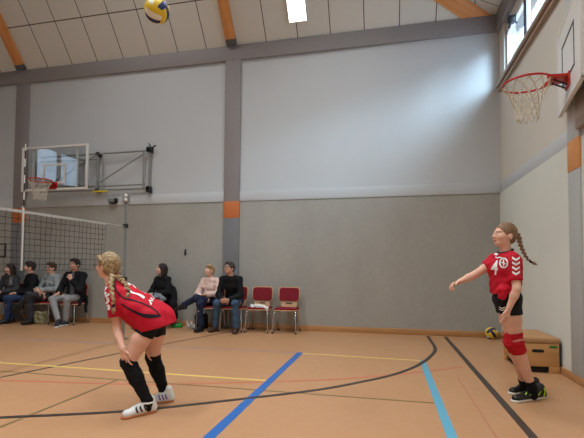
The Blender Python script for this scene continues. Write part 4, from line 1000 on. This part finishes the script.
for a, heel, toe in (('L', fl(155.5, 411), fl(121, 419.5)), ('R', fl(173.5, 401), fl(147.5, 404.3))):
    q = SDF(.005); d, up, la = add_shoe(q, heel, toe, 1.06, .105); so_ = q.build('shoe', m_shoew, root, root=root); o_ = heel+d*.45*np.linalg.norm(toe-heel)+up*.058
    q = SDF(.005); q.cone(heel+d*.04+up*.012, toe-d*.04+up*.012, .044, .042, .01, lat=la, ratio=1.0); q.cut(heel, -up); q.cut(heel+up*.022, up); q.build('sole', m_gum if a == 'L' else m_gum, so_, root=root)
    mm = m_iris if a == 'L' else m_lilacp
    for i in range(3): decal('shoe_stripe', so_, stripe_polys([(-.010+i*.026, -.022), (-.028+i*.026, .022)], .011), o_+_r*.01, _r, _u, mm, so_, root)
    q = SDF(.005); q.cone(J['an'+a]-V(0, 0, .015), J['an'+a]-V(0, 0, .0), .050, .050, 0, ca=True, cb=True); q.build('shoe_collar', m_shoew, so_, root=root)

# ------------------------------------------------------------------ spectators on the chairs
m_hblack = hairmat('black_hair', (26, 20, 18), (58, 46, 42)); m_hbrown = hairmat('brown_hair', (58, 42, 32), (92, 70, 54)); m_hdark = hairmat('dark_brown_hair', (34, 26, 24), (60, 46, 40)); m_hfair = hairmat('fair_hair', (150, 116, 76), (196, 164, 116)); m_hgrey = hairmat('greying_hair', (50, 44, 40), (88, 80, 74))
f_black = fabric('black_knit', (22, 23, 27)); f_coat = fabric('black_coat', (20, 21, 25), .8); f_grey = fabric('light_grey_knit', (150, 158, 160), .9, .12, .5); f_dgrey = fabric('charcoal_cardigan', (62, 62, 64), .9, .15, .4); f_pink = fabric('pink_hoodie', (226, 196, 184)); f_slate = fabric('slate_shirt', (104, 108, 116))
f_jean = fabric('blue_denim', (44, 62, 96), .85, .2); f_jean2 = fabric('faded_denim', (62, 84, 108), .85, .25, .3, 6); f_navyj = fabric('navy_denim', (34, 42, 66), .85, .15); f_trg = fabric('grey_trousers', (150, 152, 154)); f_trd = fabric('dark_grey_trousers', (58, 58, 66)); f_trb = fabric('black_trousers', (26, 26, 30))
f_boot = mat('black_leather', (24, 23, 24), .45); f_brown = mat('brown_leather', (66, 44, 34), .5); f_sneak = mat('dark_sneaker', (34, 36, 44), .6); f_wsole = mat('white_rubber', (222, 222, 220), .6); f_steelshirt = fabric('grey_print_top', (120, 120, 124))
HV = .0085
def spectator(label, chair, yaw, sc, top, bottom, shoe, hair, hairstyle, el, wr, hands, legs, lean=.0, hyaw=0., hpitch=0., skin=None, bulk=1., dx=0., knee=.11, glasses=False, under=None, coat=None, sole=None, roll=0.):
    """seated figure; local axes: a towards the person's own left, b forwards, z up, all in metres from the chair's middle"""
    x, y = cx[chair]+dx, YC; root = person(label, (x, y, 0)); ca, sa = math.cos(math.radians(yaw)), math.sin(math.radians(yaw))
    F = V(-sa, -ca, 0); Lf = V(ca, -sa, 0); Z = V(0, 0, 1); O = V(x, y, 0)
    w = lambda p: O+p[0]*Lf+p[1]*F+p[2]*Z
    seat = .475; sh_z = seat+.50*sc; ln = lean
    J = dict(pel=w((0, -.09, seat+.095)), waist=w((0, -.10+ln*.35, seat+.24*sc)), chest=w((0, -.10+ln*.75, seat+.38*sc)), neck=w((roll*.3, -.085+ln*1.05, sh_z+.065*sc)),
             shL=w((.165*sc*bulk, -.085+ln, sh_z)), shR=w((-.165*sc*bulk, -.085+ln, sh_z)), hipL=w((.088, -.06, seat+.075)), hipR=w((-.088, -.06, seat+.075)))
    J['head'] = w((roll*.6, -.055+ln*1.2, sh_z+.215*sc))
    for k in 'LR': J['el'+k] = w(el[k]); J['wr'+k] = w(wr[k])
    hy = math.radians(yaw+hyaw); hp = math.radians(hpitch); hf = V(-math.sin(hy)*math.cos(hp), -math.cos(hy)*math.cos(hp), math.sin(hp)); HS = .98*sc
    sg = dict(L=1, R=-1); an = {}; toe = {}; heel = {}
    for k in 'LR':
        kn, a_, td = legs[k]; J['kn'+k] = w(kn); J['an'+k] = w(a_); tdv = nrm(td[0]*Lf+td[1]*F+td[2]*Z); heel[k] = J['an'+k]-tdv*.06-nrm(Z-tdv*tdv[2])*.085; toe[k] = heel[k]+tdv*.265
    sk = skin or m_skin; s = SDF(HV); torso(s, J, -.012, sc)
    s.cone(J['neck']-V(0, 0, .03), J['head']+V(0, 0, -.06)-hf*.01, .053*sc, .052*sc, .03); g, fr = add_head(s, J['head'], hf, (0, 0, 1), HS); f, l, u = fr
    for k in 'LR':
        limb(s, J['sh'+k], J['el'+k], J['wr'+k], (.046, .038, .038, .027)); limb(s, J['hip'+k], J['kn'+k], J['an'+k], (.078, .052, .052, .036)); s.cone(J['an'+k], (heel[k]+toe[k])/2+.03*Z, .034, .028)
        if hands[k]:
            d_, n_, s_, c_ = hands[k]; q = lambda p: p[0]*Lf+p[1]*F+p[2]*Z; add_hand(s, J['wr'+k], q(d_), q(n_), q(s_), 1.0, c_, .6, .05)
    s.build('body', [sk, m_lip, m_eye, m_iris, {'b': m_iris}.get('b')], root, face_colour(g, fr, HS, HV), root=root)
    # hair
    h = SDF(.0075); A_ = np.stack([l, f, u]); h.ell(g(0, -.016, .026), np.array([.083, .103, .099])*HS, A_, 0)
    if hairstyle == 'short': h.ell(g(0, -.055, -.02), np.array([.070, .050, .060])*HS, A_, .02); h.ell(g(0, .04, .09), np.array([.065, .055, .03])*HS, A_, .03); h.cut(g(0, .076, .052), nrm(f*1.-u*.5)); h.cut(g(0, .02, -.05), nrm(f*.5-u*.85))
    elif hairstyle == 'crop': h.ell(g(0, -.055, -.02), np.array([.072, .052, .066])*HS, A_, .02); h.ell(g(.02, .05, .088), np.array([.070, .055, .034])*HS, A_, .03); h.cut(g(0, .080, .048), nrm(f*1.-u*.6)); h.cut(g(0, .035, -.06), nrm(f*.55-u*.8))
    elif hairstyle == 'bob':
        for a in (-1, 1): h.cone(g(a*.066, -.01, .03), g(a*.078, -.012, -.13), .042*HS, .036*HS, .03)
        h.cone(g(0, -.06, .0), g(0, -.065, -.13), .075*HS, .062*HS, .03, lat=l, ratio=1.2); h.cut(g(0, .078, .040), nrm(f*1.-u*.3)); h.ell(g(0, .085, -.045), np.array([.060, .085, .098])*HS, A_, .01, 's')
    elif hairstyle == 'long':
        for a in (-1, 1): h.cone(g(a*.064, .0, .03), g(a*.085, .005, -.22), .042*HS, .034*HS, .03)
        h.cone(g(0, -.06, .0), g(0, -.085, -.22), .075*HS, .06*HS, .03, lat=l, ratio=1.3); h.cut(g(0, .078, .045), nrm(f*1.-u*.3)); h.ell(g(0, .09, -.045), np.array([.058, .088, .098])*HS, A_, .01, 's')
    elif hairstyle == 'bun': h.ell(g(0, -.055, -.02), np.array([.070, .050, .060])*HS, A_, .02); h.ell(g(0, -.11, .06), np.array([.04, .04, .04])*HS, A_, .01); h.cut(g(0, .070, .055), nrm(f*1.-u*.5)); h.cut(g(0, .02, -.05), nrm(f*.5-u*.85))
    h.build('hair', hair, root, noise=wrinkle(.003, 110, 3), root=root)
    if glasses:
        e_ = SDF(.005)
        for a in (-1, 1):
            for i in range(10):
                q = lambda t: g(a*.033+.025*math.cos(t), .100, -.002+.018*math.sin(t)); e_.cone(q(2*PI*i/10), q(2*PI*(i+1)/10), .0042, .0042, 0)
            e_.cone(g(a*.060, .095, .003), g(a*.079, -.005, .0), .0042, .0042, 0)
        e_.cone(g(-.01, .102, .003), g(.01, .102, .003), .004, .004, 0); e_.build('glasses', m_iris, root, root=root)
    # clothes
    def cover(nm, m_, e, hem, sleeves=True, front=None, par=None, nz=3, low=0.):
        c = SDF(.009); torso(c, J, e, sc); c.cone(J['pel']-.02*Z, J['waist'], .104*sc+e, .092*sc+e, .04, lat=Lf, ratio=1.42)
        if sleeves:
            for k in 'LR': c.cone(J['sh'+k], J['el'+k], .053+e*.8, .048+e*.8, .03); c.cone(J['el'+k], J['wr'+k]+(J['el'+k]-J['wr'+k])*.08, .048+e*.8, .036+e*.7, .02, cb=True)
        c.cone(J['neck']-.04*Z, J['neck']+.0*Z, .062*sc+e*.5, .056*sc+e*.5, .03, cb=True)
        if front:
            ww, z0 = front
            c.cone(J['neck']+F*.10+.04*Z, J['chest']+F*.16-.05*Z, ww*.55, ww, .01, op='s'); c.cone(J['chest']+F*.16-.05*Z, J['pel']+F*.20, ww, ww*1.3, .01, op='s')
        c.cut(w((0, 0, seat+hem)), -Z)
        return c.build(nm, m_, par or root, noise=wrinkle(.005, 34, nz), root=root)
    tp = cover('top', top, .014, .0) if not coat else cover('shirt', under, .008, .0)
    if coat:
        co = cover('coat', coat, .030, .0, True, (.078, 0))
        c = SDF(.009)
        for a in (-1, 1): c.cone(w((a*.17, -.10, seat+.20)), w((a*.22, .06, seat-.05)), .05, .035, .03); c.cone(w((a*.20, -.15, seat+.10)), w((a*.235, -.13, seat-.22)), .045, .028, .03)
        c.build('coat_skirt', coat, co, noise=wrinkle(.006, 30, 9), root=root)
    c = SDF(.009); c.cone(J['pel']-.005*Z, J['pel']+.07*Z, .112*sc, .102*sc, .03, lat=Lf, ratio=1.36)
    for k in 'LR': c.cone(J['hip'+k], J['kn'+k], .090, .067, .04); c.cone(J['kn'+k], J['an'+k], .067, .052, .03, cb=True)
    c.build('trousers', bottom, root, noise=wrinkle(.004, 40, 6), root=root)
    for k in 'LR':
        q = SDF(.007); add_shoe(q, heel[k], toe[k], 1.12, .11, w=.044); so = q.build('shoe', shoe, root, root=root)
        if sole:
            d = nrm(toe[k]-heel[k]); up = nrm(Z-d*d[2]); q = SDF(.007); q.cone(heel[k]+d*.04+up*.012, toe[k]-d*.04+up*.012, .050, .047, .01); q.cut(heel[k], -up); q.cut(heel[k]+up*.028, up); q.build('sole', sole, so, root=root)
    return root, J, w, tp if not coat else co, g
flat = lambda k=.11, kf=.38, af=.36, ka=None: dict(L=((k, kf, .535), (ka if ka is not None else k, af, .095), (.15, 1, 0)), R=((-k, kf, .535), (-(ka if ka is not None else k), af, .095), (-.15, 1, 0)))
cross = dict(L=((-.02, .42, .635), (-.25, .45, .40), (-.6, .45, -.30)), R=((-.05, .38, .535), (-.06, .34, .095), (-.1, 1, 0)))
clasp = dict(L=((-.8, .5, -.15), (0, -.2, -1), (.3, .9, .2), .8), R=((.8, .5, -.15), (0, -.2, -1), (-.3, .9, .2), .8))
lapel = dict(L=(.27, .0, .70), R=(-.27, .0, .70))

rA = spectator('woman with long dark hair in charcoal cardigan at far end of row', 'A', 4, .98, f_dgrey, f_trb, f_boot, m_hdark, 'long', lapel, dict(L=(.07, .24, .66), R=(-.09, .24, .65)), clasp, flat(.10), .02, 0, -4, m_skin)
spectator('person in black hooded top and blue jeans looking along the row', 'B', 28, 1.04, f_black, f_jean, f_boot, m_hblack, 'short', dict(L=(.26, .02, .70), R=(-.26, .02, .70)), dict(L=(.06, .26, .64), R=(-.06, .26, .64)), clasp, dict(L=((.08, .38, .54), (.03, .40, .095), (0, 1, 0)), R=((-.12, .38, .54), (-.05, .30, .095), (0, 1, 0))), .03, 22, -2, m_skin)
spectator('person with glasses in light grey sweater, legs crossed', 'C', 10, 1.02, f_grey, f_trd, f_boot, m_hbrown, 'short', dict(L=(.27, -.02, .74), R=(-.27, .0, .74)), dict(L=(-.02, .22, .72), R=(.0, .24, .68)), dict(L=((-1, .2, 0), (0, -1, 0), (0, 0, 1), .5), R=((1, .2, 0), (0, -1, 0), (0, 0, 1), .5)), cross, .0, 2, -2, m_skin, glasses=True)
spectator('man in black coat over slate shirt and grey trousers, hand at his chin', 'D', 0, 1.12, f_slate, f_trg, f_sneak, m_hblack, 'short', dict(L=(.25, .10, .73), R=(-.29, .0, .78)), dict(L=(.05, .13, .965), R=(-.17, .22, .665)), dict(L=((-.35, -.1, .9), (-.5, -.8, .1), (-.7, .3, .5), .9), R=((-.1, 1, -.35), (0, -.2, -1), (1, 0, 0), .4)), dict(L=((.17, .36, .56), (.10, .30, .095), (.2, 1, 0)), R=((-.19, .36, .55), (.05, .44, .12), (.45, .9, -.2))), .02, 0, 0, m_skin2, under=f_slate, coat=f_coat, sole=f_wsole)
rE = spectator('dark-haired woman in black with grey jacket in her lap', 'E', 22, 1.0, f_black, f_trb, f_boot, m_hblack, 'bob', dict(L=(.25, .0, .72), R=(-.25, .02, .72)), dict(L=(.05, .24, .68), R=(-.05, .24, .68)), clasp, flat(.10), .02, 24, 6, m_skin)
spectator('woman with short fair hair in pink hoodie, one leg crossed over', 'F', 8, .96, f_pink, f_navyj, f_boot, m_hfair, 'crop', dict(L=(.25, .02, .72), R=(-.23, .03, .70)), dict(L=(.06, .22, .70), R=(-.04, .22, .66)), clasp, dict(L=((-.02, .40, .64), (-.28, .44, .50), (-.9, .2, -.15)), R=((.05, .38, .535), (.06, .34, .095), (-.1, 1, 0))), .02, 24, 14, m_skin, dx=-.06, bulk=.94)
spectator('man with glasses in black sweater and blue jeans, hands clasped', 'G', 2, 1.04, f_black, f_jean2, f_brown, m_hgrey, 'short', dict(L=(.23, .17, .70), R=(-.23, .17, .70)), dict(L=(.045, .36, .61), R=(-.045, .36, .61)), dict(L=((-.6, .6, -.2), (-.6, -.6, -.2), (.2, .4, .9), .8), R=((.6, .6, -.2), (.6, -.6, -.2), (-.2, .4, .9), .8)), dict(L=((.20, .38, .55), (.22, .36, .095), (.2, 1, 0)), R=((-.17, .38, .55), (-.24, .28, .095), (-.25, 1, 0))), .20, 24, 8, m_skin2, glasses=True, dx=-.03)

_pp = rA[1]['chest']; _d = float((_pp-CP)@_f); _px = PPX+FPX*float((_pp-CP)@_r)/_d; _py = PPY-FPX*float((_pp-CP)@_u)/_d
vdecal('grey_top', rA[3], [[(-.035, .13), (.03, .13), (.045, -.05), (-.045, -.05)]], _px, _py, _d-.1, f_steelshirt, rA[3], rA[0], off=.006)
# ------------------------------------------------------------------ clothes and bags around the chairs
def cloth_thing(name, label, cat, base, prims, m, seed=1, h=.007, amp=.007, fr=45):
    t = thing(name, label, cat, base); s = SDF(h)
    for p in prims: s.cone(*p)
    o = s.build('cloth' if name not in ('handbag',) else 'body', m, t, noise=wrinkle(amp, fr, seed), root=t); return t, o
xh = cx['H']; ys_ = YC-.12
m_wcloth = fabric('white_cloth', (226, 224, 220)); m_gjack = fabric('grey_jacket', (122, 130, 136), .8, .2)
cloth_thing('cloth', 'crumpled white cloth draped over the seat of an empty red chair', 'cloth', (xh, ys_, .472), [((xh-.14, YC-.05, .488), (xh+.04, YC-.13, .492), .030, .034, .03), ((xh+.0, YC-.10, .492), (xh+.15, YC-.17, .486), .034, .028, .03), ((xh+.14, YC-.17, .488), (xh+.22, YC-.235, .470), .026, .022, .02), ((xh+.215, YC-.235, .472), (xh+.235, YC-.25, .375), .022, .018, .02), ((xh-.12, YC-.02, .485), (xh-.10, YC-.16, .486), .024, .022, .02), ((xh-.02, YC-.12, .51), (xh+.06, YC-.06, .51), .02, .02, .02)], m_wcloth, 2)
Ex = cx['E']
cloth_thing('jacket', 'grey jacket folded across the lap of the dark-haired woman', 'jacket', (Ex, YC-.35, .63), [((Ex-.13, YC-.24, .655), (Ex+.10, YC-.22, .665), .045, .05, .03), ((Ex+.08, YC-.24, .67), (Ex+.24, YC-.28, .60), .048, .05, .03), ((Ex+.22, YC-.30, .60), (Ex+.18, YC-.36, .50), .045, .03, .02), ((Ex-.10, YC-.34, .655), (Ex+.14, YC-.36, .64), .035, .035, .02)], m_gjack, 4)
cloth_thing('coat', 'long black coat hanging over the chair of the dark-haired woman', 'coat', (Ex+.22, YC+.05, .3), [((Ex+.08, YC+.235, .86), (Ex+.22, YC+.10, .78), .05, .06, .03), ((Ex+.22, YC+.10, .78), (Ex+.29, YC+.0, .50), .06, .075, .04), ((Ex+.29, YC+.0, .50), (Ex+.31, YC-.03, .13), .075, .06, .04), ((Ex+.25, YC+.12, .70), (Ex+.29, YC+.12, .20), .06, .05, .04)], f_coat, 6)
Cx = (cx['C']+cx['D'])/2
cloth_thing('jacket', 'pale jacket hung over a chair back beside the man in the black coat', 'jacket', (cx['C']+.20, YC+.14, .6), [((cx['C']+.18, YC+.225, .86), (cx['C']+.27, YC+.16, .80), .035, .04, .03), ((cx['C']+.27, YC+.16, .80), (cx['C']+.30, YC+.10, .60), .042, .045, .03), ((cx['C']+.30, YC+.11, .62), (cx['C']+.31, YC+.12, .50), .04, .03, .03)], fabric('pale_jacket', (206, 196, 196)), 8)
# khaki bag, dark rucksack, white bag with bottles, green wrapper
P = fl(47, 322.5); t = thing('handbag', 'khaki shoulder bag standing on the floor between two chairs', 'bag', (P[0], -.52, 0)); s = SDF(.008); px_ = P[0]
s.box((px_, -.52, .13), (.14, .06, .10), None, .03, 0); s.cone((px_-.15, -.52, .21), (px_+.13, -.52, .23), .035, .03, .03); s.cut((0, 0, 0.0), (0, 0, -1)); s.build('body', fabric('khaki_canvas', (142, 136, 104), .9, .2), t, noise=wrinkle(.010, 30, 3), root=t)
obj('strap', tb([tuple(V(px_-.13, -.52, .22)-V(px_, -.52, 0)), (-.08, -.05, .31), (.03, -.06, .32), (.12, -.02, .23)], .010), f_brown, t)
P = fl(203, 328); t = thing('rucksack', 'dark rucksack on the floor between the fair-haired woman and the man', 'bag', (P[0], -.30, 0)); s = SDF(.009); px_ = P[0]
s.box((px_, -.30, .14), (.07, .06, .11), None, .045, 0); s.box((px_, -.38, .10), (.05, .03, .06), None, .03, .02); s.cut((0, 0, 0), (0, 0, -1)); s.build('body', fabric('black_nylon', (28, 28, 33), .6), t, noise=wrinkle(.006, 30, 3), root=t)
obj('carry_loop', tb([(-.04, 0, .30), (-.03, 0, .34), (.03, 0, .34), (.04, 0, .30)], .009), f_boot, t)
P = fl(191.5, 328.5); t = thing('plastic_bag', 'small crumpled white bag on the floor left of the fair-haired woman', 'bag', (P[0], P[1], 0)); s = SDF(.007); b0 = V(P[0], P[1], 0)
for a, b, z, r in ((-.06, 0, .04, .045), (.03, .02, .05, .05), (.07, -.02, .035, .04), (-.01, .01, .10, .035)): s.ell(b0+V(a, b, z), (r, r, r*.9), None, .02)
s.cone(b0+V(-.08, 0, .05), b0+V(-.10, .0, .13), .03, .015, .02); s.cut((0, 0, 0), (0, 0, -1)); s.build('body', mat('white_plastic', (206, 206, 204), .5), t, noise=wrinkle(.010, 55, 3), root=t)
def bottle(px, py, label, m_, hgt=.24, lie=False):
    P = fl(px, py); t = thing('bottle', label, 'bottle', (P[0], P[1], 0)); bm = bmesh.new(); prof = [(0, .0), (.032, .0), (.034, .012), (.034, hgt*.62), (.028, hgt*.74), (.013, hgt*.86), (.013, hgt*.92)]
    for r in prof: pass
    tube(bm, [(0, 0, z) for r, z in prof[1:]], [r for r, z in prof[1:]], 16); obj('body', bm, m_, t); obj('cap', tb([(0, 0, hgt*.91), (0, 0, hgt)], .016, 12), m_white, t); return t
m_clear = mat('clear_plastic', (188, 196, 200), .2, spec=.6)
bottle(196.3, 327.4, 'slim clear bottle standing behind the small white bag', m_clear, .27)
P = fl(177, 327.5); t = thing('wrapper', 'bright green plastic wrapper lying on the floor near the wall', 'wrapper', (P[0], P[1], 0)); s = SDF(.006); b0 = V(P[0], P[1], 0)
s.box(b0+V(0, 0, .035), (.08, .04, .018), None, .018, 0); s.ell(b0+V(.06, -.01, .06), (.045, .04, .025), None, .02); s.cut((0, 0, 0), (0, 0, -1)); s.build('foil', mat('green_foil', (40, 150, 60), .35), t, noise=wrinkle(.008, 70, 2), root=t)
o_ = SDF(.006); o_.ell(b0+V(.03, -.045, .055), (.035, .02, .02), None, 0); o_.build('white_label', m_white, t, root=t)
